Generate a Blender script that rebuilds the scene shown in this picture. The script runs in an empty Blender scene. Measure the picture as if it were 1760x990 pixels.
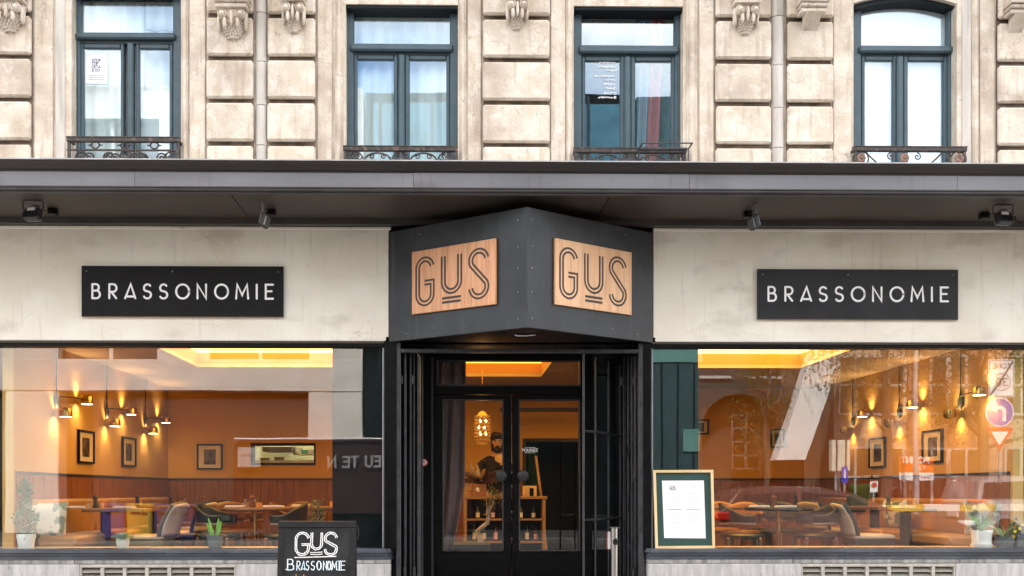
import bpy, bmesh, math, random
from mathutils import Vector, Matrix
random.seed(7)
R = math.radians
SC = bpy.context.scene
COL = SC.collection

# ------------------------------------------------------------------ camera
YAW = R(0.89); CAM_D = 9.0; CAM_Z = 0.92; F = 1710.0; CX = 811.0; CY = 845.0
cam = bpy.data.cameras.new('camera'); cam_o = bpy.data.objects.new('camera', cam); COL.objects.link(cam_o)
cam.sensor_width = 36; cam.lens = F / 1760 * 36
cam.shift_x = (880 - CX) / 1760; cam.shift_y = (CY - 495) / 1760
cam.clip_start = 0.05; cam.clip_end = 1000
cam_o.location = (0, -CAM_D, CAM_Z); cam_o.rotation_euler = (R(90), 0, -YAW)
SC.camera = cam_o

# ------------------------------------------------------------------ sky and sun
SUN_EL = R(48); SUN_AZ = R(-14)          # the sun stands behind the building: its front is in open shade
world = bpy.data.worlds.new('World'); SC.world = world; world.use_nodes = True
wn = world.node_tree; wn.nodes.clear()
def wnode(t, **k):
    n = wn.nodes.new(t)
    for a, b in k.items(): setattr(n, a, b)
    return n
sky = wnode('ShaderNodeTexSky', sky_type='NISHITA', sun_disc=False)
sky.sun_elevation = SUN_EL; sky.sun_rotation = SUN_AZ; sky.air_density = 1.0; sky.dust_density = 2.0
tc = wnode('ShaderNodeTexCoord')
mp = wnode('ShaderNodeMapping'); mp.inputs['Scale'].default_value = (1.6, 1.6, 3.2)
nz = wnode('ShaderNodeTexNoise'); nz.inputs['Scale'].default_value = 1.9; nz.inputs['Detail'].default_value = 7
cr = wnode('ShaderNodeValToRGB'); cr.color_ramp.elements[0].position = 0.37; cr.color_ramp.elements[1].position = 0.62
mixw = wnode('ShaderNodeMixRGB'); mixw.inputs[2].default_value = (9.2, 8.5, 7.7, 1)
bg = wnode('ShaderNodeBackground'); bg.inputs['Strength'].default_value = 0.145
wo = wnode('ShaderNodeOutputWorld')
L = wn.links.new
L(tc.outputs['Generated'], mp.inputs[0]); L(mp.outputs[0], nz.inputs['Vector']); L(nz.outputs['Fac'], cr.inputs[0])
L(cr.outputs[0], mixw.inputs[0]); L(sky.outputs[0], mixw.inputs[1]); L(mixw.outputs[0], bg.inputs[0]); L(bg.outputs[0], wo.inputs[0])
sl = bpy.data.lights.new('sun', 'SUN'); sl.energy = 3.2; sl.angle = R(0.6); sl.color = (1, 0.95, 0.87)
so = bpy.data.objects.new('sun', sl); COL.objects.link(so)
sd = Vector((math.sin(SUN_AZ) * math.cos(SUN_EL), math.cos(SUN_AZ) * math.cos(SUN_EL), math.sin(SUN_EL)))
so.rotation_euler = sd.to_track_quat('Z', 'Y').to_euler(); so.location = sd * 40

SC.view_settings.view_transform = 'Standard'; SC.view_settings.look = 'None'
SC.view_settings.gamma = 1.0; SC.view_settings.exposure = 2.12
SC.render.engine = 'CYCLES'
cy = SC.cycles
cy.use_denoising = True; cy.max_bounces = 8; cy.diffuse_bounces = 4; cy.glossy_bounces = 4
cy.transparent_max_bounces = 12; cy.transmission_bounces = 6; cy.sample_clamp_indirect = 6.0
cy.caustics_reflective = False; cy.caustics_refractive = False

# ------------------------------------------------------------------ photograph pixel -> point in the place at depth Y
_fx, _fy = math.sin(YAW), math.cos(YAW)
def P(px, py, Y):
    u = (px - CX) / F; v = (CY - py) / F
    dx = _fx + u * _fy; dy = _fy - u * _fx
    t = (Y + CAM_D) / dy
    return Vector((dx * t, Y, CAM_Z + v * t))
def PXX(px, X, py=845):                   # point on a wall of constant X
    u = (px - CX) / F; v = (CY - py) / F
    dx = _fx + u * _fy; dy = _fy - u * _fx
    t = X / dx
    return Vector((X, dy * t - CAM_D, CAM_Z + v * t))
def Xp(px, Y): return P(px, 845, Y).x
def Zp(py, Y, px=811): return P(px, py, Y).z

# ------------------------------------------------------------------ materials
MATS = {}
def mat(name, col, rough=0.6, metal=0.0, var=0.12, scale=6.0, col2=None, bump=0.0, bscale=40.0, spec=0.5,
        emit=None, estr=0.0, stretch=(1, 1, 1), detail=6.0, rvar=0.12, lo=0.35, hi=0.65):
    if name in MATS: return MATS[name]
    m = bpy.data.materials.new(name); m.use_nodes = True; MATS[name] = m
    nt = m.node_tree; b = nt.nodes['Principled BSDF']; l = nt.links.new
    b.inputs['Roughness'].default_value = rough; b.inputs['Metallic'].default_value = metal
    b.inputs['Specular IOR Level'].default_value = spec
    b.inputs['Base Color'].default_value = (*col, 1)
    if emit:
        b.inputs['Emission Color'].default_value = (*emit, 1); b.inputs['Emission Strength'].default_value = estr
    t = nt.nodes.new('ShaderNodeTexCoord'); mpn = nt.nodes.new('ShaderNodeMapping'); mpn.inputs['Scale'].default_value = stretch
    oi = nt.nodes.new('ShaderNodeObjectInfo'); ad = nt.nodes.new('ShaderNodeVectorMath'); ad.operation = 'ADD'
    ml = nt.nodes.new('ShaderNodeMath'); ml.operation = 'MULTIPLY'; ml.inputs[1].default_value = 37.0
    l(oi.outputs['Random'], ml.inputs[0]); l(t.outputs['Object'], ad.inputs[0]); l(ml.outputs[0], ad.inputs[1]); l(ad.outputs[0], mpn.inputs[0])
    m['vec'] = mpn.name
    if var > 0 or col2:
        n = nt.nodes.new('ShaderNodeTexNoise'); n.inputs['Scale'].default_value = scale; n.inputs['Detail'].default_value = detail
        l(mpn.outputs[0], n.inputs['Vector'])
        r = nt.nodes.new('ShaderNodeValToRGB'); r.color_ramp.elements[0].position = lo; r.color_ramp.elements[1].position = hi
        c2 = col2 or tuple(min(1, c * (1 + var)) for c in col); c1 = col if col2 else tuple(c * (1 - var) for c in col)
        r.color_ramp.elements[0].color = (*c1, 1); r.color_ramp.elements[1].color = (*c2, 1)
        l(n.outputs['Fac'], r.inputs[0]); l(r.outputs[0], b.inputs['Base Color'])
        rr = nt.nodes.new('ShaderNodeMapRange'); rr.inputs['To Min'].default_value = max(0.03, rough - rvar); rr.inputs['To Max'].default_value = min(1, rough + rvar)
        l(n.outputs['Fac'], rr.inputs['Value']); l(rr.outputs[0], b.inputs['Roughness'])
    if bump > 0:
        n2 = nt.nodes.new('ShaderNodeTexNoise'); n2.inputs['Scale'].default_value = bscale; n2.inputs['Detail'].default_value = 5
        l(mpn.outputs[0], n2.inputs['Vector'])
        bp = nt.nodes.new('ShaderNodeBump'); bp.inputs['Strength'].default_value = bump; bp.inputs['Distance'].default_value = 0.01
        l(n2.outputs['Fac'], bp.inputs['Height']); l(bp.outputs[0], b.inputs['Normal'])
    return m

def overlay(m, col, scale, lo, hi, stretch=(1, 1, 1), kind='noise', amount=1.0, detail=5.0, offset=0.0):
    """a second layer of stain / crack / chip colour over what the base colour is now"""
    nt = m.node_tree; b = nt.nodes['Principled BSDF']; l = nt.links.new
    src = nt.nodes[m['vec']]
    mp2 = nt.nodes.new('ShaderNodeMapping'); mp2.inputs['Scale'].default_value = stretch; mp2.inputs['Location'].default_value = (offset, offset * 0.7, offset * 1.3)
    l(src.outputs[0], mp2.inputs[0])
    if kind == 'noise':
        n = nt.nodes.new('ShaderNodeTexNoise'); n.inputs['Detail'].default_value = detail; out = n.outputs['Fac']
    else:
        n = nt.nodes.new('ShaderNodeTexVoronoi'); n.feature = 'DISTANCE_TO_EDGE'; out = n.outputs['Distance']
        wr = nt.nodes.new('ShaderNodeTexNoise'); wr.inputs['Scale'].default_value = scale * 2.2; wr.inputs['Detail'].default_value = 6
        av = nt.nodes.new('ShaderNodeMixRGB'); av.blend_type = 'ADD'; av.inputs[0].default_value = 0.35
        l(mp2.outputs[0], wr.inputs['Vector']); l(mp2.outputs[0], av.inputs[1]); l(wr.outputs['Color'], av.inputs[2])
    n.inputs['Scale'].default_value = scale
    l((mp2 if kind == 'noise' else av).outputs[0], n.inputs['Vector'])
    r = nt.nodes.new('ShaderNodeMapRange'); r.inputs['From Min'].default_value = lo; r.inputs['From Max'].default_value = hi
    r.inputs['To Min'].default_value = 0 if kind == 'noise' else amount; r.inputs['To Max'].default_value = amount if kind == 'noise' else 0
    l(out, r.inputs['Value'])
    fac = r.outputs[0]
    if kind != 'noise':               # cracks only here and there
        n3 = nt.nodes.new('ShaderNodeTexNoise'); n3.inputs['Scale'].default_value = 1.7; n3.inputs['Detail'].default_value = 3
        l(mp2.outputs[0], n3.inputs['Vector'])
        r3 = nt.nodes.new('ShaderNodeMapRange'); r3.inputs['From Min'].default_value = 0.5; r3.inputs['From Max'].default_value = 0.62
        l(n3.outputs['Fac'], r3.inputs['Value'])
        mm = nt.nodes.new('ShaderNodeMath'); mm.operation = 'MULTIPLY'; l(fac, mm.inputs[0]); l(r3.outputs[0], mm.inputs[1]); fac = mm.outputs[0]
    mx = nt.nodes.new('ShaderNodeMixRGB'); mx.inputs[2].default_value = (*col, 1)
    old = b.inputs['Base Color'].links[0].from_socket if b.inputs['Base Color'].links else None
    if old: l(old, mx.inputs[1])
    else: mx.inputs[1].default_value = b.inputs['Base Color'].default_value
    l(fac, mx.inputs[0]); l(mx.outputs[0], b.inputs['Base Color'])
    return m

def glass(name, ior=1.75, tint=(1, 1, 1), wob=0.004, refl_tint=(1, 1, 1)):
    m = bpy.data.materials.new(name); m.use_nodes = True; MATS[name] = m
    nt = m.node_tree; nt.nodes.clear(); l = nt.links.new
    o = nt.nodes.new('ShaderNodeOutputMaterial'); mx = nt.nodes.new('ShaderNodeMixShader')
    tr = nt.nodes.new('ShaderNodeBsdfTransparent'); tr.inputs[0].default_value = (*tint, 1)
    gl = nt.nodes.new('ShaderNodeBsdfGlossy'); gl.inputs['Roughness'].default_value = 0.0; gl.inputs[0].default_value = (*refl_tint, 1)
    f0 = ((ior - 1) / (ior + 1)) ** 2                      # Schlick, the same from either side of the pane
    lw = nt.nodes.new('ShaderNodeLayerWeight'); lw.inputs['Blend'].default_value = 0.5
    pw = nt.nodes.new('ShaderNodeMath'); pw.operation = 'POWER'; pw.inputs[1].default_value = 5.0
    fr = nt.nodes.new('ShaderNodeMath'); fr.operation = 'MULTIPLY_ADD'; fr.inputs[1].default_value = 1 - f0; fr.inputs[2].default_value = f0
    l(lw.outputs['Facing'], pw.inputs[0]); l(pw.outputs[0], fr.inputs[0])
    t = nt.nodes.new('ShaderNodeTexCoord'); n = nt.nodes.new('ShaderNodeTexNoise'); n.inputs['Scale'].default_value = 1.3; n.inputs['Detail'].default_value = 1
    bp = nt.nodes.new('ShaderNodeBump'); bp.inputs['Strength'].default_value = 1.0; bp.inputs['Distance'].default_value = wob
    l(t.outputs['Object'], n.inputs['Vector']); l(n.outputs['Fac'], bp.inputs['Height']); l(bp.outputs[0], gl.inputs['Normal'])
    l(fr.outputs[0], mx.inputs[0]); l(tr.outputs[0], mx.inputs[1]); l(gl.outputs[0], mx.inputs[2]); l(mx.outputs[0], o.inputs[0])
    return m

# stone and wall finishes
stone = mat('limestone', (0.60, 0.52, 0.415), 0.85, var=0.0, scale=5.5, col2=(0.72, 0.655, 0.56), bump=0.55, bscale=42, detail=9, spec=0.25)
overlay(stone, (0.33, 0.255, 0.20), 2.0, 0.49, 0.72, amount=0.7, offset=4, detail=11)
overlay(stone, (0.40, 0.30, 0.23), 11, 0.54, 0.68, stretch=(1.6, 1.6, .16), amount=0.5, offset=12, detail=8)
overlay(stone, (0.45, 0.36, 0.285), 26, 0.54, 0.72, amount=0.3, offset=7, detail=9)
overlay(stone, (0.84, 0.80, 0.75), 8.5, 0.58, 0.64, amount=0.28, offset=9, detail=10)
overlay(stone, (0.24, 0.17, 0.13), 3.2, 0.0, 0.012, kind='crack', amount=0.85)
overlay(stone, (0.24, 0.17, 0.13), 7.5, 0.0, 0.016, kind='crack', amount=0.7, offset=6)
overlay(stone, (0.25, 0.19, 0.15), 60, 0.68, 0.74, amount=0.6, offset=3)
stone_grey = mat('grey_stone', (0.50, 0.47, 0.43), 0.85, scale=3, col2=(0.66, 0.62, 0.57), bump=0.3, bscale=40, spec=0.25, stretch=(2, 2, 0.6))
overlay(stone_grey, (0.30, 0.27, 0.24), 6, 0.55, 0.75, stretch=(1, 1, 0.3), amount=0.7)
stone_groove = mat('dark_joint', (0.10, 0.075, 0.055), 0.9, scale=8, col2=(0.24, 0.18, 0.14), bump=0.2)  # dark mottled brown at the back of the block joints
plaster = mat('smooth_render', (0.76, 0.70, 0.60), 0.8, scale=1.6, col2=(0.87, 0.83, 0.75), bump=0.25, bscale=120, spec=0.25)
overlay(plaster, (0.44, 0.38, 0.31), 3.0, 0.56, 0.74, stretch=(0.6, 1, 1.2), amount=0.55, offset=5)
overlay(plaster, (0.40, 0.35, 0.29), 120, 0.66, 0.74, amount=0.35, offset=8)
overlay(plaster, (0.35, 0.30, 0.25), 1.6, 0.0, 0.004, kind='crack', amount=0.6)
overlay(plaster, (0.42, 0.37, 0.31), 13, 0.60, 0.74, stretch=(1.5, 1, .12), amount=0.28, offset=15, detail=8)
overlay(plaster, (0.76, 0.735, 0.69), 5, 0.64, 0.68, amount=0.8, offset=2)
plinth = mat('plinth_stone', (0.37, 0.365, 0.36), 0.7, scale=7, col2=(0.52, 0.515, 0.515), bump=0.15, bscale=60, stretch=(3, 3, 0.5))
overlay(plinth, (0.12, 0.115, 0.11), 22, 0.62, 0.72, amount=0.6, offset=8, detail=9)
overlay(plinth, (0.28, 0.275, 0.27), 5, 0.55, 0.75, stretch=(2, 2, 0.5), amount=0.6, detail=9)
plinth_dark = mat('plinth_band', (0.20, 0.195, 0.19), 0.7, scale=7, col2=(0.40, 0.39, 0.38), bump=0.15, bscale=60, stretch=(3, 3, 0.5))
black = mat('black_paint', (0.0045, 0.0045, 0.005), 0.36, var=0.25, scale=12, bump=0.04, bscale=90, spec=0.14)
overlay(black, (0.07, 0.07, 0.07), 70, 0.71, 0.77, amount=0.5)
black_box = mat('charcoal_board', (0.024, 0.027, 0.032), 0.40, var=0.0, scale=3.2, col2=(0.042, 0.046, 0.053), bump=0.05, bscale=160, spec=0.28)
overlay(black_box, (0.016, 0.018, 0.021), 2.0, 0.50, 0.66, amount=0.6, offset=3)
overlay(black_box, (0.16, 0.16, 0.165), 26, 0.69, 0.77, amount=0.4)
overlay(black_box, (0.10, 0.10, 0.105), 11, 0.60, 0.74, stretch=(1.5, 1.5, .1), amount=0.3, offset=6, detail=8)
sign_black = mat('sign_board_black', (0.010, 0.010, 0.0115), 0.55, var=0.25, scale=5, spec=0.16)
gutter_m = mat('gutter_brown', (0.024, 0.019, 0.018), 0.5, var=0.2, scale=4, stretch=(0.3, 1, 1))
overlay(gutter_m, (0.16, 0.14, 0.13), 50, 0.70, 0.78, amount=0.4)
fascia_m = mat('fascia_grey', (0.155, 0.158, 0.175), 0.55, var=0.0, scale=3, col2=(0.20, 0.203, 0.222), bump=0.04, stretch=(0.5, 1, 1))
overlay(fascia_m, (0.10, 0.095, 0.095), 5, 0.58, 0.75, stretch=(0.6, 1, 1), amount=0.5)
overlay(fascia_m, (0.12, 0.11, 0.105), 16, 0.58, 0.72, stretch=(2.5, 1, .1), amount=0.45, offset=8, detail=8)
overlay(fascia_m, (0.40, 0.39, 0.38), 60, 0.72, 0.78, amount=0.5)
mould_m = mat('moulding_dark', (0.045, 0.042, 0.042), 0.5, var=0.2, scale=4)
soffit_m = mat('soffit_brown', (0.036, 0.029, 0.023), 0.5, var=0.0, scale=1.6, col2=(0.062, 0.050, 0.040), stretch=(0.8, 1, 1), bump=0.05)
overlay(soffit_m, (0.04, 0.025, 0.018), 4, 0.56, 0.72, stretch=(1.4, 0.5, 1), amount=0.6)
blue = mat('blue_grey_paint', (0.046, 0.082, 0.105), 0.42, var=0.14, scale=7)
blue_shaded = mat('blue_grey_shaded', (0.022, 0.036, 0.045), 0.5, var=0.1)  # the frame paint darkened: shade under the transom put into the colour
iron = mat('wrought_iron', (0.050, 0.043, 0.040), 0.55, metal=0.3, var=0.3, scale=30, bump=0.1)
overlay(iron, (0.22, 0.14, 0.10), 24, 0.55, 0.68, amount=0.7)
steel = mat('brushed_steel', (0.42, 0.40, 0.385), 0.3, metal=1.0, var=0.1, scale=30, stretch=(8, 8, 0.5))
gate_m = mat('gate_steel', (0.045, 0.047, 0.053), 0.34, metal=0.2, var=0.25, scale=14)
sill_m = mat('sill_slate_paint', (0.075, 0.086, 0.105), 0.25, var=0.2, scale=6, stretch=(0.4, 1, 1))
overlay(sill_m, (0.2, 0.2, 0.21), 50, 0.70, 0.77, amount=0.5)
white_paint = mat('white_lettering', (0.90, 0.90, 0.90), 0.6, var=0.02)
chalk = mat('chalk', (0.80, 0.80, 0.80), 0.9, var=0.0, scale=60, col2=(0.45, 0.45, 0.46), lo=0.5, hi=0.75)
chalk_blue = mat('pale_blue_chalk', (0.55, 0.72, 0.82), 0.9, var=0.0, scale=60, col2=(0.85, 0.88, 0.9), lo=0.4, hi=0.6)
chalk_orange = mat('orange_chalk', (0.8, 0.25, 0.08), 0.9)
board_m = mat('blackboard', (0.016, 0.017, 0.018), 0.75, var=0.0, scale=6, col2=(0.034, 0.035, 0.037), spec=0.15)
board_wood = mat('blackboard_frame', (0.012, 0.012, 0.013), 0.5, var=0.3, scale=10, spec=0.25, bump=0.15, bscale=30, stretch=(1, 1, 6))
overlay(board_wood, (0.3, 0.29, 0.28), 45, 0.68, 0.74, amount=0.5)
paper = mat('white_paper', (0.80, 0.80, 0.82), 0.7, var=0.015, scale=3)
ink = mat('grey_print', (0.10, 0.11, 0.14), 0.8, var=0.0)
ink_pale = mat('pale_print', (0.48, 0.49, 0.53), 0.8, var=0.0)
brass_strip = mat('brass', (0.72, 0.50, 0.20), 0.22, metal=1.0, var=0.08, scale=20)
pale_wood = mat('pale_oak', (0.66, 0.47, 0.24), 0.5, var=0.0, scale=5, col2=(0.78, 0.60, 0.34), stretch=(1, 1, 0.2))

def wood(name, c1, c2, rough=0.45, stretch=(14, 14, 1.2), scale=3.0, bump=0.08):
    m = mat(name, c1, rough, var=0.0, scale=scale, col2=c2, stretch=stretch, bump=bump, bscale=8)
    overlay(m, tuple(c * 0.55 for c in c1), scale * 2.2, 0.56, 0.70, amount=0.55, offset=3)
    return m
plate_wood = wood('copper_toned_veneer', (0.56, 0.255, 0.115), (0.70, 0.36, 0.185), 0.42, (16, 16, 0.9), 2.2, 0.0)
plate_pale = wood('pale_veneer', (0.66, 0.36, 0.185), (0.76, 0.47, 0.27), 0.42, (14, 14, 0.9), 1.6, 0.0)
sign_sheen = mat('sign_board_sheen', (0.022, 0.023, 0.026), 0.5, var=0.25, scale=4, spec=0.22)  # the black board lightened: sheen put into the colour
plank_m = wood('red_brown_planks', (0.20, 0.066, 0.018), (0.30, 0.115, 0.036), 0.5)
walnut = wood('walnut_top', (0.15, 0.07, 0.03), (0.22, 0.11, 0.05), 0.4, (1.2, 14, 14))
leg_wood = wood('leg_walnut', (0.22, 0.13, 0.09), (0.32, 0.19, 0.13), 0.5)
oak = wood('shelf_oak', (0.30, 0.17, 0.07), (0.40, 0.24, 0.11), 0.5, (2, 12, 12))

# ------------------------------------------------------------------ mesh builder
class MB:
    def __init__(s): s.v = []; s.f = []
    def add(s, vs, fs):
        o = len(s.v); s.v += [Vector(v) for v in vs]; s.f += [tuple(i + o for i in f) for f in fs]; return s
    def box(s, x0, x1, y0, y1, z0, z1, b=0.0, M=None):
        if x0 > x1: x0, x1 = x1, x0
        if y0 > y1: y0, y1 = y1, y0
        if z0 > z1: z0, z1 = z1, z0
        b = min(b, (x1 - x0) * .45, (y1 - y0) * .45, (z1 - z0) * .45)
        X = (x0, x1); Y = (y0, y1); Z = (z0, z1); sg = (1, -1)
        if b <= 0:
            vs = [(X[i], Y[j], Z[k]) for i in (0, 1) for j in (0, 1) for k in (0, 1)]
            fs = [(0, 1, 3, 2), (4, 6, 7, 5), (0, 4, 5, 1), (2, 3, 7, 6), (0, 2, 6, 4), (1, 5, 7, 3)]
        else:
            vs = []; ix = {}
            for i in (0, 1):
                for j in (0, 1):
                    for k in (0, 1):
                        for a in (0, 1, 2):       # a = axis whose face this corner copy lies on
                            p = [X[i] + (0 if a == 0 else b * sg[i]), Y[j] + (0 if a == 1 else b * sg[j]), Z[k] + (0 if a == 2 else b * sg[k])]
                            ix[(i, j, k, a)] = len(vs); vs.append(p)
            g = lambda i, j, k, a: ix[(i, j, k, a)]
            fs = [(g(0,0,0,0), g(0,0,1,0), g(0,1,1,0), g(0,1,0,0)), (g(1,0,0,0), g(1,1,0,0), g(1,1,1,0), g(1,0,1,0)),
                  (g(0,0,0,1), g(1,0,0,1), g(1,0,1,1), g(0,0,1,1)), (g(0,1,0,1), g(0,1,1,1), g(1,1,1,1), g(1,1,0,1)),
                  (g(0,0,0,2), g(0,1,0,2), g(1,1,0,2), g(1,0,0,2)), (g(0,0,1,2), g(1,0,1,2), g(1,1,1,2), g(0,1,1,2))]
            for i in (0, 1):
                for j in (0, 1): fs.append((g(i,j,0,0), g(i,j,1,0), g(i,j,1,1), g(i,j,0,1)))
            for i in (0, 1):
                for k in (0, 1): fs.append((g(i,0,k,0), g(i,1,k,0), g(i,1,k,2), g(i,0,k,2)))
            for j in (0, 1):
                for k in (0, 1): fs.append((g(0,j,k,1), g(1,j,k,1), g(1,j,k,2), g(0,j,k,2)))
            for i in (0, 1):
                for j in (0, 1):
                    for k in (0, 1): fs.append((g(i,j,k,0), g(i,j,k,1), g(i,j,k,2)))
        if M is not None: vs = [M @ Vector(v) for v in vs]
        return s.add(vs, fs)
    def prism(s, poly, plane, d0, d1, M=None):
        n = len(poly)
        def pt(a, b, d): return {'XZ': (a, d, b), 'YZ': (d, a, b), 'XY': (a, b, d)}[plane]
        vs = [pt(a, b, d0) for a, b in poly] + [pt(a, b, d1) for a, b in poly]
        if M is not None: vs = [M @ Vector(v) for v in vs]
        fs = [tuple(range(n)), tuple(range(2 * n - 1, n - 1, -1))] + [(i, (i + 1) % n, n + (i + 1) % n, n + i) for i in range(n)]
        return s.add(vs, fs)
    def tube(s, pts, r, n=8, closed=False, cap=True, M=None):
        pts = [Vector(p) for p in pts]; k = len(pts)
        rr = r if isinstance(r, (list, tuple)) else [r] * k
        vs = []; up = None
        for i, p in enumerate(pts):
            if closed: t = pts[(i + 1) % k] - pts[i - 1]
            else: t = pts[min(i + 1, k - 1)] - pts[max(i - 1, 0)]
            if t.length < 1e-9: t = Vector((0, 0, 1))
            t.normalize()
            if up is None:
                up = Vector((0, 0, 1)) if abs(t.z) < 0.9 else Vector((1, 0, 0))
            a = up - t * up.dot(t)
            if a.length < 1e-6: a = t.orthogonal()
            a.normalize(); b = t.cross(a); up = a
            for j in range(n):
                th = 2 * math.pi * j / n
                vs.append(p + (a * math.cos(th) + b * math.sin(th)) * rr[i])
        fs = []
        for i in range(k if closed else k - 1):
            for j in range(n):
                i2 = (i + 1) % k
                fs.append((i * n + j, i * n + (j + 1) % n, i2 * n + (j + 1) % n, i2 * n + j))
        if cap and not closed: fs += [tuple(range(n - 1, -1, -1)), tuple(range((k - 1) * n, k * n))]
        if M is not None: vs = [M @ v for v in vs]
        return s.add(vs, fs)
    def lathe(s, prof, c=(0, 0, 0), n=16, M=None, a0=0, a1=None):
        full = a1 is None; k = n if full else n + 1; a1 = a0 + 2 * math.pi if full else a1
        vs = []
        for r, z in prof:
            for j in range(k):
                th = a0 + (a1 - a0) * j / n; v = Vector((r * math.cos(th), r * math.sin(th), z))
                vs.append((M @ v if M is not None else v) + Vector(c))
        fs = []
        for i in range(len(prof) - 1):
            for j in range(n):
                j2 = (j + 1) % k
                fs.append((i * k + j, i * k + j2, (i + 1) * k + j2, (i + 1) * k + j))
        if full:
            if prof[0][0] > 1e-5: fs.append(tuple(range(k - 1, -1, -1)))
            if prof[-1][0] > 1e-5: fs.append(tuple(range((len(prof) - 1) * k, len(prof) * k)))
        return s.add(vs, fs)
    def ball(s, c, r, u=12, w=8, M=None):
        rx, ry, rz = r if isinstance(r, (list, tuple)) else (r, r, r)
        vs = [(0, 0, -rz)]; fs = []
        for i in range(1, w):
            ph = -math.pi / 2 + math.pi * i / w
            for j in range(u):
                th = 2 * math.pi * j / u; vs.append((rx * math.cos(ph) * math.cos(th), ry * math.cos(ph) * math.sin(th), rz * math.sin(ph)))
        vs.append((0, 0, rz)); T = len(vs) - 1
        for j in range(u): fs.append((0, 1 + (j + 1) % u, 1 + j))
        for i in range(w - 2):
            for j in range(u): fs.append((1 + i * u + j, 1 + i * u + (j + 1) % u, 1 + (i + 1) * u + (j + 1) % u, 1 + (i + 1) * u + j))
        for j in range(u): fs.append((T, 1 + (w - 2) * u + j, 1 + (w - 2) * u + (j + 1) % u))
        vs = [(M @ Vector(v) if M is not None else Vector(v)) + Vector(c) for v in vs]
        return s.add(vs, fs)
    def grid(s, fn, nu, nv):
        vs = [fn(i / nu, j / nv) for j in range(nv + 1) for i in range(nu + 1)]
        fs = [(j * (nu + 1) + i, j * (nu + 1) + i + 1, (j + 1) * (nu + 1) + i + 1, (j + 1) * (nu + 1) + i) for j in range(nv) for i in range(nu)]
        return s.add(vs, fs)
    def ribbon(s, pts, w, to3, d0, d1, closed=False, cap=True):
        """a flat stroke of width w along 2D points, extruded from depth d0 to d1; to3(a, b, d) -> point"""
        s.nr = getattr(s, 'nr', 0) + 1; sg = 1 if d1 > d0 else -1; d1 = d1 + sg * .00022 * (s.nr % 5)      # crossing strokes never share a plane
        p = [Vector((a, b)) for a, b in pts]; k = len(p); Lf = []; Rt = []
        for i in range(k):
            if closed: t0 = (p[i] - p[i - 1]); t1 = (p[(i + 1) % k] - p[i])
            else: t0 = p[i] - p[max(i - 1, 0)]; t1 = p[min(i + 1, k - 1)] - p[i]
            if t0.length < 1e-9: t0 = t1
            if t1.length < 1e-9: t1 = t0
            n0 = Vector((-t0.y, t0.x)).normalized(); n1 = Vector((-t1.y, t1.x)).normalized()
            m = n0 + n1
            m = m.normalized() if m.length > 1e-6 else n0
            c = max(0.45, m.dot(n0)); q = m * (w / 2 / c)
            Lf.append(p[i] + q); Rt.append(p[i] - q)
        vs = []
        for i in range(k): vs += [to3(Lf[i].x, Lf[i].y, d1), to3(Rt[i].x, Rt[i].y, d1), to3(Lf[i].x, Lf[i].y, d0), to3(Rt[i].x, Rt[i].y, d0)]
        fs = []
        for i in range(k if closed else k - 1):
            a = 4 * i; b = 4 * ((i + 1) % k)
            fs += [(a, b, b + 1, a + 1), (a, a + 2, b + 2, b), (a + 1, b + 1, b + 3, a + 3)]
        if not closed:
            e = 4 * (k - 1); fs += [(0, 1, 3, 2), (e, e + 2, e + 3, e + 1)]
        s.add(vs, fs)
        if cap and not closed:
            for q in (p[0], p[-1]):
                s.add([to3(q.x + w / 2 * math.cos(2 * math.pi * j / 10), q.y + w / 2 * math.sin(2 * math.pi * j / 10), d1 + sg * .00011) for j in range(10)], [tuple(range(10))])
        return s
    def build(s, name, m, parent=None, smooth=False, local=False):
        off = Vector((0, 0, 0))
        if parent is not None and not local:
            q = parent
            while q is not None: off += q.location; q = q.parent
        me = bpy.data.meshes.new(name); me.from_pydata([v - off for v in s.v], [], s.f)
        bm = bmesh.new(); bm.from_mesh(me); bmesh.ops.recalc_face_normals(bm, faces=bm.faces); bm.to_mesh(me); bm.free()
        me.materials.append(m)
        if smooth:
            me.polygons.foreach_set('use_smooth', [True] * len(me.polygons)); me.set_sharp_from_angle(angle=R(42))
        o = bpy.data.objects.new(name, me); COL.objects.link(o)
        if parent is not None: o.parent = parent
        return o

def tag(o, label=None, cat=None, group=None, kind=None):
    if label: o['label'] = label
    if cat: o['category'] = cat
    if group: o['group'] = group
    if kind: o['kind'] = kind
    return o
def thing(name, label, cat, loc=(0, 0, 0), group=None):
    o = bpy.data.objects.new(name, None); COL.objects.link(o); o.location = loc; o.empty_display_size = 0.1
    return tag(o, label, cat, group)
def part(name, parent, loc=(0, 0, 0)):
    o = bpy.data.objects.new(name, None); COL.objects.link(o); o.parent = parent; o.location = loc; o.empty_display_size = 0.1
    return o
def copy_tree(o, parent=None):
    c = o.copy(); COL.objects.link(c)
    if parent is not None: c.parent = parent
    for ch in list(o.children): copy_tree(ch, c)
    return c
def again(proto, loc, rz=0, label=None, group=None):
    c = copy_tree(proto); c.location = loc; c.rotation_euler = (0, 0, rz)
    if label: c['label'] = label
    if group: c['group'] = group
    return c
def box(name, m, parent, x0, x1, y0, y1, z0, z1, b=0.0): return MB().box(x0, x1, y0, y1, z0, z1, b).build(name, m, parent)
def struct(o): o['kind'] = 'structure'; return o
def Tm(loc=(0, 0, 0), rx=0, ry=0, rz=0, s=(1, 1, 1)):
    return Matrix.Translation(Vector(loc)) @ Matrix.Rotation(rz, 4, 'Z') @ Matrix.Rotation(ry, 4, 'Y') @ Matrix.Rotation(rx, 4, 'X') @ Matrix.Diagonal((*s, 1))

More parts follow.
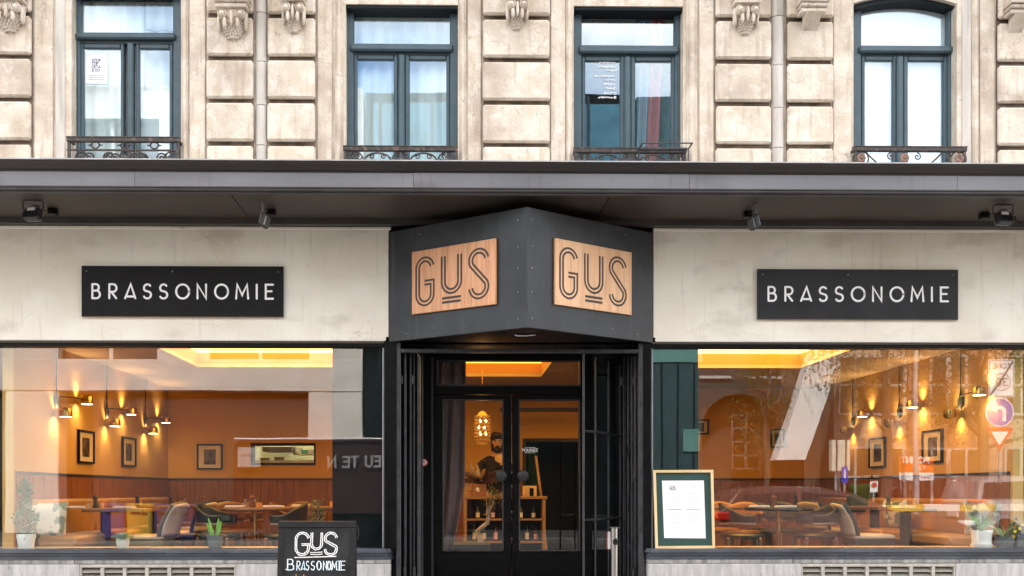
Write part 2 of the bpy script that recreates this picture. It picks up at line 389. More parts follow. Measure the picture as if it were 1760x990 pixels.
# ------------------------------------------------------------------ stroke lettering (unit height)
def arc(cx, cy, rx, ry, a0, a1, n=12): return [(cx + rx * math.cos(R(a0 + (a1 - a0) * i / n)), cy + ry * math.sin(R(a0 + (a1 - a0) * i / n))) for i in range(n + 1)]
def glyph(c):
    """list of strokes in a box of height 1 and the width given"""
    G = {
     'B': (0.60, [[(0, 0), (0, 1)], [(0, 1), (.28, 1)] + arc(.28, .77, .24, .23, 90, -90) + [(0, .54)], [(0, .54), (.34, .54)] + arc(.34, .27, .27, .27, 90, -90) + [(0, 0)]]),
     'R': (0.60, [[(0, 0), (0, 1)], [(0, 1), (.30, 1)] + arc(.30, .73, .28, .27, 90, -90) + [(.14, .46)], [(.16, .46), (.56, 0)]]),
     'A': (0.80, [[(0, 0), (.44, 1), (.80, 0)], [(.06, .13), (.75, .13)]]),
     'S': (0.60, [arc(.31, .74, .27, .26, 35, 225, 14) + arc(.30, .25, .29, .255, 55, -150, 16)]),
     'O': (1.0, [arc(.5, .5, .5, .5, 0, 360, 32)]),
     'N': (0.70, [[(0, 0), (0, 1), (.70, 0), (.70, 1)]]),
     'M': (0.90, [[(0, 0), (.08, 1), (.45, .25), (.82, 1), (.90, 0)]]),
     'I': (0.0, [[(0, 0), (0, 1)]]),
     'E': (0.56, [[(.56, 1), (0, 1), (0, 0), (.56, 0)], [(0, .53), (.46, .53)]]),
     'T': (0.6, [[(0, 1), (.6, 1)], [(.3, 1), (.3, 0)]]),
     'P': (0.56, [[(0, 0), (0, 1), (.30, 1)] + arc(.30, .74, .26, .26, 90, -90) + [(0, .48)]]),
     'C': (0.7, [arc(.42, .5, .42, .5, 45, 315, 20)]),
     'U': (0.62, [[(0, 1), (0, .31)] + arc(.31, .31, .31, .31, 180, 360) + [(.62, 1)]]),
     'G': (0.7, [arc(.38, .5, .38, .5, 50, 300, 18) + [(.70, .25), (.70, .45), (.42, .45)]]),
     'Z': (0.6, [[(0, 1), (.6, 1), (0, 0), (.6, 0)]]),
     'V': (0.7, [[(0, 1), (.35, 0), (.7, 1)]]),
     'Q': (1.0, [arc(.5, .5, .5, .5, 0, 360, 24), [(.65, .25), (1.0, -.05)]]),
     '3': (0.55, [arc(.26, .75, .27, .25, 140, -90, 12) + arc(.26, .26, .30, .26, 90, -140, 12)]),
     '0': (0.55, [arc(.275, .5, .275, .5, 0, 360, 24)]),
     '&': (0.7, [[(.7, 0), (.18, .7)] + arc(.33, .82, .17, .18, 200, -60, 10) + [(.1, .35)] + arc(.25, .2, .22, .2, 140, 360, 8)]),
     '4': (0.6, [[(.45, 0), (.45, 1), (0, .3), (.6, .3)]]), '5': (0.55, [[(.5, 1), (.08, 1), (.04, .56)] + arc(.26, .30, .29, .30, 110, -140, 12)]), '/': (0.4, [[(0, 0), (.4, 1)]]), '.': (0.0, [[(0, 0), (0, .08)]]),
     '2': (0.55, [arc(.27, .72, .27, .28, 160, -30, 10) + [(0, 0), (.56, 0)]]), '1': (0.2, [[(0, .8), (.2, 1), (.2, 0)]]),
    }
    return G[c]
def text_mesh(mb, s, x, y, h, w, to3, d0, d1, track=0.3, xs=1.0, jit=0.0, rnd=random):
    for c in s:
        if c == ' ': x += h * 0.5; continue
        wd, st = glyph(c)
        for k in st: mb.ribbon([(x + a * h * xs + rnd.uniform(-jit, jit), y + b * h + rnd.uniform(-jit, jit)) for a, b in k], w, to3, d0, d1, closed=False)
        x += (wd * xs + track) * h
    return x
def text_width(s, h, track=0.3, xs=1.0): return sum(h * .5 if c == ' ' else (glyph(c)[0] * xs + track) * h for c in s) - track * h
def offset_path(pts, d):
    p = [Vector(q) for q in pts]; out = []
    for i in range(len(p)):
        t0 = p[i] - p[max(i - 1, 0)]; t1 = p[min(i + 1, len(p) - 1)] - p[i]
        if t0.length < 1e-9: t0 = t1
        if t1.length < 1e-9: t1 = t0
        n0 = Vector((-t0.y, t0.x)).normalized(); n1 = Vector((-t1.y, t1.x)).normalized()
        m = (n0 + n1).normalized(); out.append(tuple(p[i] + m * (d / max(.5, m.dot(n0)))))
    return out
def gus_paths(W, H, gx, ux, sx, y0, y1, uy0):
    """the three letters of the double-line logo; gx, ux, sx = (left, right) of each letter"""
    g0, g1 = gx; gw = (g1 - g0) / 2; gc = (g0 + g1) / 2; r = gw
    Gp = arc(gc, y1 - r, r, r, 12, 180, 14) + arc(gc, y0 + r, r, r, 180, 360, 16) + [(g1, y0 + (y1 - y0) * .47), (g0 + gw * .95, y0 + (y1 - y0) * .47)]
    u0, u1 = ux; uw = (u1 - u0) / 2; uc = (u0 + u1) / 2
    Up = [(u0, y1)] + arc(uc, uy0 + uw, uw, uw, 180, 360, 16) + [(u1, y1)]
    s0, s1 = sx; sw = (s1 - s0) / 2; scx = (s0 + s1) / 2; r2 = sw
    Sp = arc(scx, y1 - r2, r2, r2, 10, 205, 14) + arc(scx, y0 + r2, r2, r2, 25, -175, 16)
    return Gp, Up, Sp
# ================================================================== THE BUILDING
ZTOP = 7.4
bld = thing('stone_building', 'cream stone town house with carved brackets above a black and cream restaurant front', 'building', (0, 0, 0))
ZSOF = 3.36
# --- upper wall: strips between the windows, lintels over them
WIN = [  # px left, px right, top, transom top/bottom, sash-glass top, mullion px (l, r), arch
    dict(x=(123, 311), top=-16, g0=4, tr=(62, 73), sg=87, mul=(205, 241), gl=(143, 209), gr=(238, 304)),
    dict(x=(594, 787), top=8, g0=24, tr=(78, 90), sg=103, mul=(676, 704), gl=(611, 677), gr=(704, 770)),
    dict(x=(986, 1174), top=8, g0=25, tr=(78, 91), sg=103, mul=(1066, 1092), gl=(998, 1066), gr=(1092, 1159)),
    dict(x=(1467, 1645), top=-15, g0=4, tr=(75, 87), sg=99, mul=(1535, 1561), gl=(1465, 1535), gr=(1561, 1623), arch=15),
]
YW, YF = 0.0, 0.11       # wall face, window frame face
edges = [-6.2] + [v for w in WIN for v in (Xp(w['x'][0], 0), Xp(w['x'][1], 0))] + [7.6]
mb = MB()
for i in range(0, len(edges), 2): mb.box(edges[i], edges[i + 1], YW, 0.42, ZSOF + .3, ZTOP)
mb.build('wall', stone, bld)
for k, w in enumerate(WIN):
    x0, x1 = Xp(w['x'][0], 0), Xp(w['x'][1], 0); z = Zp(w['top'], 0)
    if 'arch' not in w:
        mb = MB(); mb.box(x0, x1, YW + .004, 0.42, z, ZTOP)
        mb.build('lintel', stone, bld)
    else:
        rise = (w['arch']) / 190.0; n = 14
        pts = [(x0, ZTOP), (x0, z - rise)] + [(x0 + (x1 - x0) * i / n, z - rise + rise * (1 - (2 * i / n - 1) ** 2)) for i in range(1, n)] + [(x1, z - rise), (x1, ZTOP)]
        MB().prism(pts, 'XZ', YW + .004, 0.42).build('lintel', stone, bld)
# wall below the windows, floor slabs, back and sides of the shell, roof
mb = MB(); mb.box(-6.2, 7.6, 0.0, 0.42, ZSOF + .02, ZSOF + .298); mb.build('apron_wall', stone, bld)
mb = MB(); mb.box(-6.2, 7.6, 0.43, 7.5, 3.0, 3.15); mb.box(-6.2, 7.6, 0.43, 7.5, ZTOP - .2, ZTOP - .02)
mb.box(-6.2, 7.6, 7.5, 7.7, -.35, ZTOP); mb.box(-6.4, -6.2, 0.0, 7.7, -.35, ZTOP); mb.box(7.6, 7.8, 0.0, 7.7, -.35, ZTOP)
mb.box(-6.4, 7.8, 0.0, 7.7, ZTOP + .001, ZTOP + .3); mb.build('shell', stone_grey, bld)
mb = MB()
mb.box(-6.2, 7.6, 3.2, 3.3, 3.15, ZTOP - .2); mb.build('partition', mat('upper_room_wall', (0.55, 0.56, 0.55), 0.8), bld)
for px in (450, 880, 1330):
    x = Xp(px, 0); box('room_divider', MATS['upper_room_wall'], bld, x - .06, x + .06, .43, 3.2, 3.15, ZTOP - .2)

# --- rusticated blocks: columns of separate proud stones
cols = [(-60, 57), (358, 437), (462, 543), (830, 944), (1228, 1322), (1350, 1428), (1711, 1800)]
mb = MB()
for a, b in cols: mb.box(Xp(a + 1, 0), Xp(b - 1, 0), -.018, 0.001, ZSOF + .25, ZTOP - .3)
mb.build('block_backing', stone_groove, bld)
rows = []
yy = 325.0
while yy > -480: rows.append((yy - 72.6 + 4.2, yy - 4.2)); yy -= 72.6       # 252, 180, 107, 34 ... joints
for a, b in cols:
    x0, x1 = Xp(a, 0), Xp(b, 0)
    for t, bo in rows:
        o = MB().box(x0 + random.uniform(-.003, .003), x1 + random.uniform(-.003, .003), -.075 + random.uniform(-.004, .004), -.016, Zp(bo, 0) + random.uniform(-.002, .002), Zp(t, 0), .017)
        o.build('stone_block', stone, bld)
# --- flat strips and mouldings round the windows
def strip(name, m, a, b, y, bev=.006, z0=ZSOF + .28, z1=ZTOP - .3):
    return MB().box(Xp(a, 0), Xp(b, 0), y, 0.002, z0, z1, bev).build(name, m, bld)
for a, b in [(60, 92), (327, 354), (546, 571), (804, 827), (946, 971), (1201, 1226), (1431, 1462), (1683, 1708)]:
    strip('stone_strip', stone, a, b, -.022)
for a, b in [(96, 112), (1653, 1668)]: strip('grey_surround', stone_grey, a, b, -.012, .004)
for a, b in [(313, 324), (576, 590), (790, 801), (973, 983), (1179, 1198), (1670, 1681)]:
    x0, x1 = Xp(a, 0), Xp(b, 0); c = (x0 + x1) / 2; r = (x1 - x0) / 2
    mb = MB(); mb.box(x0, x1, -.014, .002, ZSOF + .28, ZTOP - .3, .004)
    mb.tube([(c, -.014, ZSOF + .28), (c, -.014, ZTOP - .3)], r * .62, 10); mb.build('roll_moulding', stone, bld, True)
# --- round stone shafts between the paired block columns, jointed
for a, b in [(440, 460), (1324, 1346)]:
    x0, x1 = Xp(a, 0), Xp(b, 0); c = (x0 + x1) / 2; z = ZSOF + .25; k = 0
    while z < ZTOP - .3:
        h = (.42, .36, .39, .44)[k % 4]; k += 1
        MB().tube([(c, -.005, z + .003), (c, -.005, z + h - .003)], (x1 - x0) / 2 * random.uniform(.97, 1.0), 18).build('shaft_drum', stone_grey, bld, True)
        z += h

# --- carved brackets
def bracket(px, kind, ybot, wpx):
    c = Xp(px, -.2); w = wpx / 193.0; zb = Zp(ybot, -.1)
    root = part('bracket', bld, (c, 0, zb))
    zt = zb + (.26 if kind != 'plain' else .12)
    mb = MB()
    mb.box(c - w / 2 * .86, c + w / 2 * .86, -.19, -.07, zt, zt + .04, .006)
    mb.box(c - w / 2 * .94, c + w / 2 * .94, -.215, -.07, zt + .042, zt + .075, .008)
    mb.box(c - w / 2, c + w / 2, -.235, -.07, zt + .077, zt + .40, .004)
    mb.box(c - w / 2 * 1.06, c + w / 2 * 1.06, -.25, -.07, zt + .402, zt + .44, .006)
    mb.build('block', stone, root)
    if kind != 'slab':
        for k in (-1, 0, 1): MB().ball((c + k * w * .29, -.236, zt + .145), (w * .085, .022, w * .085), 12, 8).build('pearl', stone, root, True)
    if kind == 'plain':
        MB().prism([(-.21, zt), (-.075, zt), (-.075, zb)], 'YZ', c - w * .26, c + w * .26).build('tail', stone, root)
        return
    mb = MB(); h = zt - zb
    def body(u, v):                       # half drop shape
        th = math.pi * u; r = w * .40 * (math.sin(min(1, v * 1.15) * math.pi / 2)) ** .75
        return Vector((c - r * math.cos(th), -.07 - (r * .72) * math.sin(th), zb + h * v))
    mb.grid(body, 14, 9); mb.build('drop', stone, root, True)
    mb = MB()
    for j in range(1, 9):
        v = .06 + j * .082
        for i in range(8):
            u = .08 + (i + .5 * (j % 2)) * .115
            if u > .9: continue
            p = body(u, v); mb.ball((p.x, p.y + .003, p.z), (.0135, .016, .019), 7, 5, Matrix.Rotation(.3, 4, 'Y'))
    mb.build('scales', stone, root, True)
    for sx in (-1, 1):
        mb = MB(); cc = Vector((c + sx * w * .25, -.165, zt - .055))
        mb.lathe([(.001, -.045), (.034, -.042), (.042, -.02), (.042, .02), (.034, .034), (.028, .02), (.016, .038), (.001, .042)], cc, 14, Matrix.Rotation(R(90), 4, 'X') @ Matrix.Scale(1, 4))
        mb.ball((c + sx * w * .36, -.11, zt - .10), (.022, .04, .085), 8, 6); mb.ball((c + sx * w * .18, -.175, zt - .13), (.018, .02, .05), 8, 6); mb.build('volute', stone, root, True)
    MB().ball((c, -.17, zt - .09), (.016, .028, .07), 8, 8).build('bead', stone, root, True)
for px, k, yb, wp in [(8, 'pearl', 64, 64), (396, 'pearl', 73, 62), (502, 'slab', 61, 46), (890, 'slab', 53, 44), (1287, 'slab', 59, 52), (1400, 'plain', 47, 50), (1758, 'plain', 47, 44)]:
    bracket(px, k, yb, wp)

# --- upper windows
pane_up = glass('upper_window_glass', 2.15, (0.93, 0.98, 1.0), 0.0008, (0.80, 0.92, 1.0))  # blue of the mirrored sky put into the reflection colour
curtain_m = mat('pale_curtain', (0.86, 0.87, 0.82), 0.9, var=0.05, scale=2, stretch=(6, 1, .3))
blind_m = mat('white_blind', (0.92, 0.92, 0.92), 0.9, var=0.01)
drape_m = mat('dusky_blue_drape', (0.20, 0.27, 0.33), 0.9, var=0.1, scale=3, stretch=(6, 1, .3))
red_drape = mat('dusky_red_drape', (0.50, 0.10, 0.10), 0.9, var=0.1)
def frame_bar(mb, a, b, t, bo, y0=YF, y1=.18, bev=.008): mb.box(Xp(a, y0), Xp(b, y0), y0, y1, Zp(bo, y0), Zp(t, y0), bev)
def drape(parent, name, m, x0, x1, y, z0, z1, amp=.025, waves=7, slant=0.0):
    def fn(u, v):
        s = slant * (1 - v)
        return Vector((x0 + (x1 - x0) * u + s, y + amp * math.sin(u * waves * 2 * math.pi) + amp * .5 * math.sin(u * waves * 4.7 + v), z0 + (z1 - z0) * v))
    o = MB().grid(fn, waves * 8, 6).build(name, m, parent, True)
    md = o.modifiers.new('thickness', 'SOLIDIFY'); md.thickness = .006
    return o
ZWB = ZSOF + .31
head_shade_m = mat('head_shade_colour', (0.012, 0.016, 0.020), 0.5, var=0.15, spec=0.2)  # frame head in shade: the shade is put into this near-black colour
for k, w in enumerate(WIN):
    a, b = w['x']; x0, x1 = Xp(a, YF), Xp(b, YF)
    root = part('upper_window', bld, ((x0 + x1) / 2, YF, ZWB))
    zt = Zp(w['top'], YF)
    fr0 = MB(); fr = MB() if 'arch' in w else fr0; fw = 14
    box('frame_stile', blue, root, x0 - .02, Xp(a + fw, YF), YF, .20, ZWB, zt, .01); box('frame_stile', blue, root, Xp(b - fw, YF), x1 + .02, YF, .20, ZWB, zt, .01)
    if 'arch' in w:
        n = 16; rise = w['arch'] / 190.; zz = Zp(w['top'], 0) - rise
        def q(i, d): t = i / n; return (x0 - .01 + (x1 - x0 + .02) * t, zz + rise * (1 - (2 * t - 1) ** 2) + d)
        fr.prism([q(i, .02) for i in range(n + 1)] + [q(i, -.035) for i in range(n, -1, -1)], 'XZ', .05, .20); fr.build('shaded_head', head_shade_m, root)
    else: MB().box(x0 + .001, x1 - .001, .022, .20, min(Zp(w['g0'] - 1, .15), Zp(w['top'], 0) - .03), Zp(w['top'], 0) - .001, .006).build('shaded_head', head_shade_m, root)
    tb = MB(); tb.box(Xp(a + fw - 6, YF), Xp(b - fw + 6, YF), YF - .035, .20, Zp(w['tr'][1], YF), Zp(w['tr'][0], YF), .014); tb.build('transom', blue, root)
    MB().box(Xp(a + fw, YF), Xp(b - fw, YF), YF + .012, .19, Zp(w['sg'] - 9, YF), Zp(w['tr'][1] + .3, YF)).build('shaded_rebate', blue_shaded, root)
    for side, (gl, gr) in (('l', w['gl']), ('r', w['gr'])):
        sash = part('sash', root)
        o0 = a + fw if side == 'l' else w['mul'][1] - 8; o1 = w['mul'][0] + 8 if side == 'l' else b - fw
        sb = MB(); t = w['sg'] - 9
        Y0 = YF + .018
        gl2, gr2 = max(gl, o0 + 6), min(gr, o1 - 6)
        frame_bar(sb, o0, gl2, t, 330, Y0, .19, .008); frame_bar(sb, gr2, o1, t, 330, Y0, .19, .008)
        sb.box(Xp(gl2, Y0), Xp(gr2, Y0), Y0 + .002, .19, Zp(w['sg'], Y0), Zp(t, Y0), .008)
        sb.box(Xp(gl2, Y0), Xp(gr2, Y0), Y0 + .002, .19, Zp(330, Y0), Zp(275 if k == 3 else 300, Y0), .008)
        sb.build('sash_frame', blue, sash)
        MB().box(Xp(gl2 - 3, Y0), Xp(gr2 + 3, Y0), .150, .158, Zp(310, Y0), Zp(w['sg'] - 3, Y0)).build('pane', pane_up, sash)
    m2 = MB(); mm0, mm1 = (w['mul'][0] + w['mul'][1]) / 2 - 5.5, (w['mul'][0] + w['mul'][1]) / 2 + 5.5
    frame_bar(m2, mm0, mm1, w['tr'][1] + 3, 330, YF - .012, .17, .012); m2.build('mullion', blue, root)
    MB().box(Xp(a + fw - 3, YF), Xp(b - fw + 3, YF), .150, .158, Zp(w['tr'][0] + 3, YF), Zp(w['g0'] - 12, YF)).build('fanlight_pane', pane_up, root)
    zc1 = Zp(-40, .3); zc0 = ZWB - .1
    if k == 0:
        drape(root, 'curtain', curtain_m, x0 - .05, x0 + .62, .24, zc0, zc1, .022, 5)
        drape(root, 'curtain', curtain_m, x0 + .55, x1 + .1, .25, Zp(60, .3), zc1, .02, 4)
        MB().box(Xp(238, .2), Xp(312, .2), .196, .2, zc0, Zp(160, .2)).build('blind', blind_m, root)
        drape(root, 'curtain', curtain_m, x0 + .52, x1 + .1, .28, zc0, Zp(60, .3), .02, 4)
    elif k == 1: drape(root, 'curtain', curtain_m, x0 - .1, x1 + .1, .245, zc0, zc1, .018, 9)
    elif k == 2:
        drape(root, 'curtain', drape_m, x0 + .62, x0 + .76, .22, zc0, zc1, .02, 2, -.10)
        drape(root, 'curtain', red_drape, x0 + .72, x0 + .88, .23, zc0, zc1, .03, 2, -.10)
        drape(root, 'curtain', drape_m, x0 + .86, x0 + 1.05, .36, zc0, Zp(120, .3), .03, 2, .05)
    else: MB().box(x0 + .02, x1 - .02, .196, .2, zc0, zc1).build('blind', blind_m, root)  # blind added to whiten the arched window, on top of the mirrored cloud
    box('window_sill', stone_grey, root, x0, x1, .0, .2, ZWB - .06, ZWB - .002, .01)

# paper taped inside the first window
t3 = lambda a, b, d: (a, d, b)
q0 = P(147, 144, .148); q1 = P(185, 92, .148)
pst = thing('window_poster', 'white paper notice reading STOP TTIP CETA & Co taped inside the leftmost upper window', 'poster', (q0.x, .148, q0.z))
MB().box(q0.x, q1.x, .1465, .1478, q0.z, q1.z).build('sheet', paper, pst)
mb = MB(); h = .023
for i, s in enumerate(('STOP', 'TTIP', 'CETA', '& CO')):
    text_mesh(mb, s, q0.x + .06, q1.z - .075 - i * .030, h * (1 if i < 3 else .9), .0052, t3, .1462, .1458, .22)
for i in range(3): mb.box(q0.x + .03, q1.x - .03, .1458, .1462, q0.z + .035 + i * .018, q0.z + .039 + i * .018)
mb.build('lettering', mat('slate_ink', (0.12, 0.16, 0.22), 0.8, var=0), pst)
# hand-written list on the pane of the third window (written on the inside: seen back to front)
wl = thing('window_writing', 'white hand-written list seen back to front on the third upper window pane', 'writing', (P(1030, 140, .148).x, .148, P(1030, 140, .148).z))
mb = MB(); rr = random.Random(3)
for i in range(9):
    y = 108 + i * 7.4 + rr.uniform(-1, 1); xr = 1060 - rr.uniform(0, 4); n = rr.randint(4, 8); x = xr
    for j in range(n):
        wd = rr.uniform(2.0, 4.2); x -= wd + rr.uniform(.6, 2.0)
        if x < 1003: break
        pts = [P(x + wd * t, y + rr.uniform(-1.8, 1.4), .148) for t in (0, .35, .7, 1)]
        mb.ribbon([(p.x, p.z) for p in pts], .0055, t3, .149, .1462)
    if i > 5:
        c = P(1057, y, .148); mb.ribbon([(c.x + .012 * math.cos(t * .7), c.z + .012 * math.sin(t * .7)) for t in range(10)], .003, t3, .149, .1462)
mb.build('handwriting', white_paint, wl)

# --- window railings (things of their own, bolted across the openings)
def spiral(cx, cz, r0, turns, a0, cw=1, n=26, r1=.12):
    return [(cx + (r0 * (1 - t * (1 - r1))) * math.cos(a0 + cw * t * turns * 2 * math.pi), 0, cz + (r0 * (1 - t * (1 - r1))) * math.sin(a0 + cw * t * turns * 2 * math.pi)) for t in [i / n for i in range(n + 1)]]
def railing(px0, px1, ytop, kind, label):
    Y = -.10; x0, x1 = Xp(px0, Y), Xp(px1, Y); zt = Zp(ytop, Y); W = x1 - x0
    root = thing('window_railing', label, 'railing', (x0, Y, zt - .34), 'iron railings across the upper windows')
    g = lambda pts: [(x, Y, z) for x, _, z in pts]
    mb = MB(); mb.box(x0, x1, Y - .022, Y + .022, zt - .042, zt, .006); mb.box(x0, x1, Y - .028, Y + .028, zt - .006, zt + .004, .003)
    mb.build('handrail', iron, root)
    for x in (x0 + .02, x1 - .02):
        mb = MB(); mb.box(x - .012, x + .012, Y - .012, Y + .012, zt - .40, zt - .04); mb.box(x - .012, x + .012, Y, .02, zt - .38, zt - .36); mb.box(x - .01, x + .01, Y + .01, .02, zt - .03, zt - .01)
        mb.build('post', iron, root)
    zl = zt - .40
    box('bottom_rail', iron, root, x0, x1, Y - .012, Y + .012, zl, zl + .02)
    if kind == 'scroll':
        zm = zt - .105; box('middle_rail', iron, root, x0, x1, Y - .010, Y + .010, zm - .012, zm)
        for f in (.25, .51, .77):
            c = x0 + W * f; mb = MB(); mb.tube([(c + .034 * math.cos(t * .4), Y, zt - .067 + .03 * math.sin(t * .4)) for t in range(16)], .007, 6, True)
            for sx in (-1, 1): mb.tube([(c + sx * .036, Y, zt - .067), (c + sx * .07, Y, zt - .067)], [.012, .001], 6)
            mb.build('ring', iron, root, True)
        for f, r, a, cw in [(.12, .062, 0, 1), (.20, .048, math.pi, -1), (.36, .052, 0, 1), (.43, .042, math.pi, -1), (.60, .052, math.pi, -1), (.67, .040, 0, 1), (.83, .048, 0, 1), (.92, .062, math.pi, -1)]:
            mb = MB(); mb.tube(g(spiral(x0 + W * f, zm - .075, r, 1.6, a, cw)), .0085, 6); mb.build('scroll', iron, root, True)
        for f0, f1 in ((.27, .40), (.64, .77)):
            s = 1 if f0 < .5 else -1
            mb = MB(); mb.tube([(x0 + W * (f0 + (f1 - f0) * t), Y, zm - (.16 - .13 * math.sin((t if s > 0 else 1 - t) * math.pi / 2))) for t in [i / 10 for i in range(11)]], .0085, 6); mb.build('scroll', iron, root, True)
        c = x0 + W * .515; mb = MB(); mb.tube([(c + .05 * math.cos(t * .4), Y, zm - .07 + .062 * math.sin(t * .4)) for t in range(16)], .009, 6, True)
        mb.ball((c, Y, zm - .075), (.022, .012, .03), 8, 6); mb.build('rosette', iron, root, True)
    elif kind == 'lace':
        zm = zt - .05
        for f, r in [(.10, .075), (.50, .075), (.90, .075)]:
            c = x0 + W * f; mb = MB()
            for i, (dx, dz, rr_, a, cw) in enumerate([(-.04, -.045, .035, 0, 1), (.04, -.045, .035, math.pi, -1), (-.035, -.10, .03, 0, -1), (.035, -.10, .03, math.pi, 1), (-.03, -.015, .02, 0, 1), (.03, -.015, .02, math.pi, -1)]):
                mb.tube(g(spiral(c + dx, zm + dz, rr_, 1.4, a, cw, 18)), .0065, 5)
            mb.ball((c, Y, zm - .065), (.02, .014, .026), 8, 6); mb.tube([(c + r * math.cos(t * .33), Y, zm - .07 + r * math.sin(t * .33)) for t in range(19)], .006, 5, True)
            mb.build('rosette', iron, root, True)
        for f in (.30, .70):
            c = x0 + W * f
            for sx in (-1, 1):
                mb = MB(); mb.tube([(c + sx * W * .115 * math.cos(t), Y, zm - .075 + .068 * math.sin(t)) for t in [i * math.pi / 2 / 10 for i in range(11)]], .0085, 6)
                mb.tube(g(spiral(c + sx * W * .115, zm - .10, .03, 1.3, math.pi / 2, sx, 16)), .007, 5)
                mb.tube(g(spiral(c + sx * .055, zm - .035, .026, 1.3, math.pi / 2, sx, 16)), .006, 5)
                mb.build('scroll', iron, root, True)
    else:
        for f, r in ((.02, .06), (.45, .05), (.93, .065)):
            c = x0 + W * f + (.05 if f < .1 else 0); mb = MB()
            for i in range(8): mb.ball((c + .028 * math.cos(i * math.pi / 4), Y - .012, zt - .10 + .028 * math.sin(i * math.pi / 4)), (.016, .009, .016), 7, 5)
            mb.ball((c, Y - .018, zt - .10), .012, 8, 6); mb.build('flower', mat('rusty_iron', (0.22, 0.13, 0.10), 0.7, var=.3, scale=20), root, True)
            if f != .45:
                mb = MB(); mb.tube([(c + .07 * math.cos(t * .33), Y, zt - .105 + .07 * math.sin(t * .33)) for t in range(19)], .0075, 6, True); mb.build('ring', iron, root, True)
        for s in (-1, 1):
            c = x0 + W * .45
            mb = MB(); mb.tube([(c + s * (.05 + .30 * t), Y, zt - .19 + .15 * (t ** 1.6) - .03 * math.sin(t * 3.1)) for t in [i / 12 for i in range(13)]], .0075, 6); mb.build('scroll', iron, root, True)
            for dx, r in ((.12, .034), (.40, .032)):
                mb = MB(); mb.tube(g(spiral(c + s * dx, zt - .085, r, 1.4, math.pi / 2, -s, 18)), .006, 5); mb.build('scroll', iron, root, True)
        for i in range(6):
            mb = MB(); mb.tube([(x0 + W * (.1 + i * .155) + .06 * math.cos(t), Y, zt - .33 + .07 * math.sin(t)) for t in [j * math.pi / 10 for j in range(11)]], .007, 5); mb.build('scroll', iron, root, True)
    return root
railing(115, 310, 240, 'scroll', 'scrolled iron railing with three small rings, across the leftmost upper window')
railing(590, 787, 253, 'lace', 'lacy cast iron railing below the upper window with full pale curtains')
r3 = railing(985, 1180, 254, 'lace', 'lacy cast iron railing with a flower-box holder, below the dark teal upper window')
mb = MB()
for y in (-.30, -.13):
    a = P(1104 if y < -.2 else 1098, 246 if y < -.2 else 256, y); b = P(1190 if y < -.2 else 1183, 246 if y < -.2 else 256, y)
    mb.tube([a, b], .007, 6)
for s in (0, 1):
    a = P((1104, 1190)[s], 246, -.30); b = P((1098, 1183)[s], 256, -.13); mb.tube([a, b], .007, 6); mb.tube([b, (b.x, -.12, b.z - .16)], .006, 6)
mb.tube([P(1122, 276, -.13), P(1160, 276, -.13)], .008, 6)
mb.build('box_holder', gate_m, r3, True)
railing(1466, 1661, 249, 'flower', 'slim iron railing with rusty flowers and thin scrolls, across the white arched upper window')

# --- canopy: long moulded board over the shop front
can = part('canopy', bld, (0, -.9, ZSOF))
XL0, XR0 = -6.2, 7.6
def run(name, m, prof, x0=XL0, x1=XR0): return MB().prism(prof, 'YZ', x0, x1).build(name, m, can)
joints = [XL0, Xp(415, -.4), Xp(1035, -.4), XR0]
for i in range(3): MB().box(joints[i] + .004, joints[i + 1] - .004, -.885, 0.0, ZSOF, ZSOF + .03).build('soffit_panel', soffit_m, can)
run('soffit_backing', black, [(-.88, ZSOF + .032), (0, ZSOF + .032), (0, ZSOF + .05), (-.88, ZSOF + .05)])
run('moulding', mould_m, [(-.885, 3.330), (-.915, 3.330), (-.922, 3.338), (-.915, 3.346), (-.928, 3.352), (-.934, 3.362), (-.928, 3.372), (-.936, 3.378), (-.936, 3.386), (-.885, 3.386)])
fj = [XL0, -4.9, -2.6, -.35, 1.9, 4.1, 6.2, XR0]
for i in range(7):
    o = random.uniform(-.0025, .0025); run('fascia_sheet', fascia_m, [(-.885, 3.387), (-.916 + o, 3.387), (-.916 - o, 3.508), (-.885, 3.508)], fj[i] + .0015, fj[i + 1] - .0015)
run('gutter', gutter_m, [(-.60, 3.509), (-.922, 3.509), (-.924, 3.517), (-.936, 3.520), (-.950, 3.540), (-.975, 3.560), (-.985, 3.580), (-.60, 3.580)])
run('lead_flashing', mat('lead', (0.42, 0.42, 0.43), 0.5, var=.15, scale=8), [(0.0, 3.64), (-.99, 3.590), (-.99, 3.5805), (-.60, 3.5805), (0, 3.60)])
run('wall_batten', mat('batten_black', (0.05, 0.045, 0.043), 0.5, var=.2), [(-.085, 3.312), (0.0, 3.312), (0.0, ZSOF - .002), (-.085, ZSOF - .002)])
# --- cream fascia walls over the two shop windows
XD0, XD1 = Xp(668, 0), Xp(1123, 0)
ZB = Zp(587, 0)
for x0, x1 in ((XL0, XD0), (XD1, XR0)):
    MB().box(x0, x1, 0.0, .25, ZB, 3.31, .004).build('fascia_wall', plaster, bld)
    MB().box(x0, x1 + (.02 if x0 < 0 else 0), -.006, .02, 3.285, 3.309, .003).build('render_lip', plaster, bld)
MB().box(XD0 + .002, XD1 - .002, 0.05, .25, ZB, 3.31).build('fascia_wall', black, bld)
MB().box(XL0, XR0, 0.003, .3, 3.312, 3.377).build('leak_filler', black, bld)  # added filler, stops room light leaking through the gap in the wall

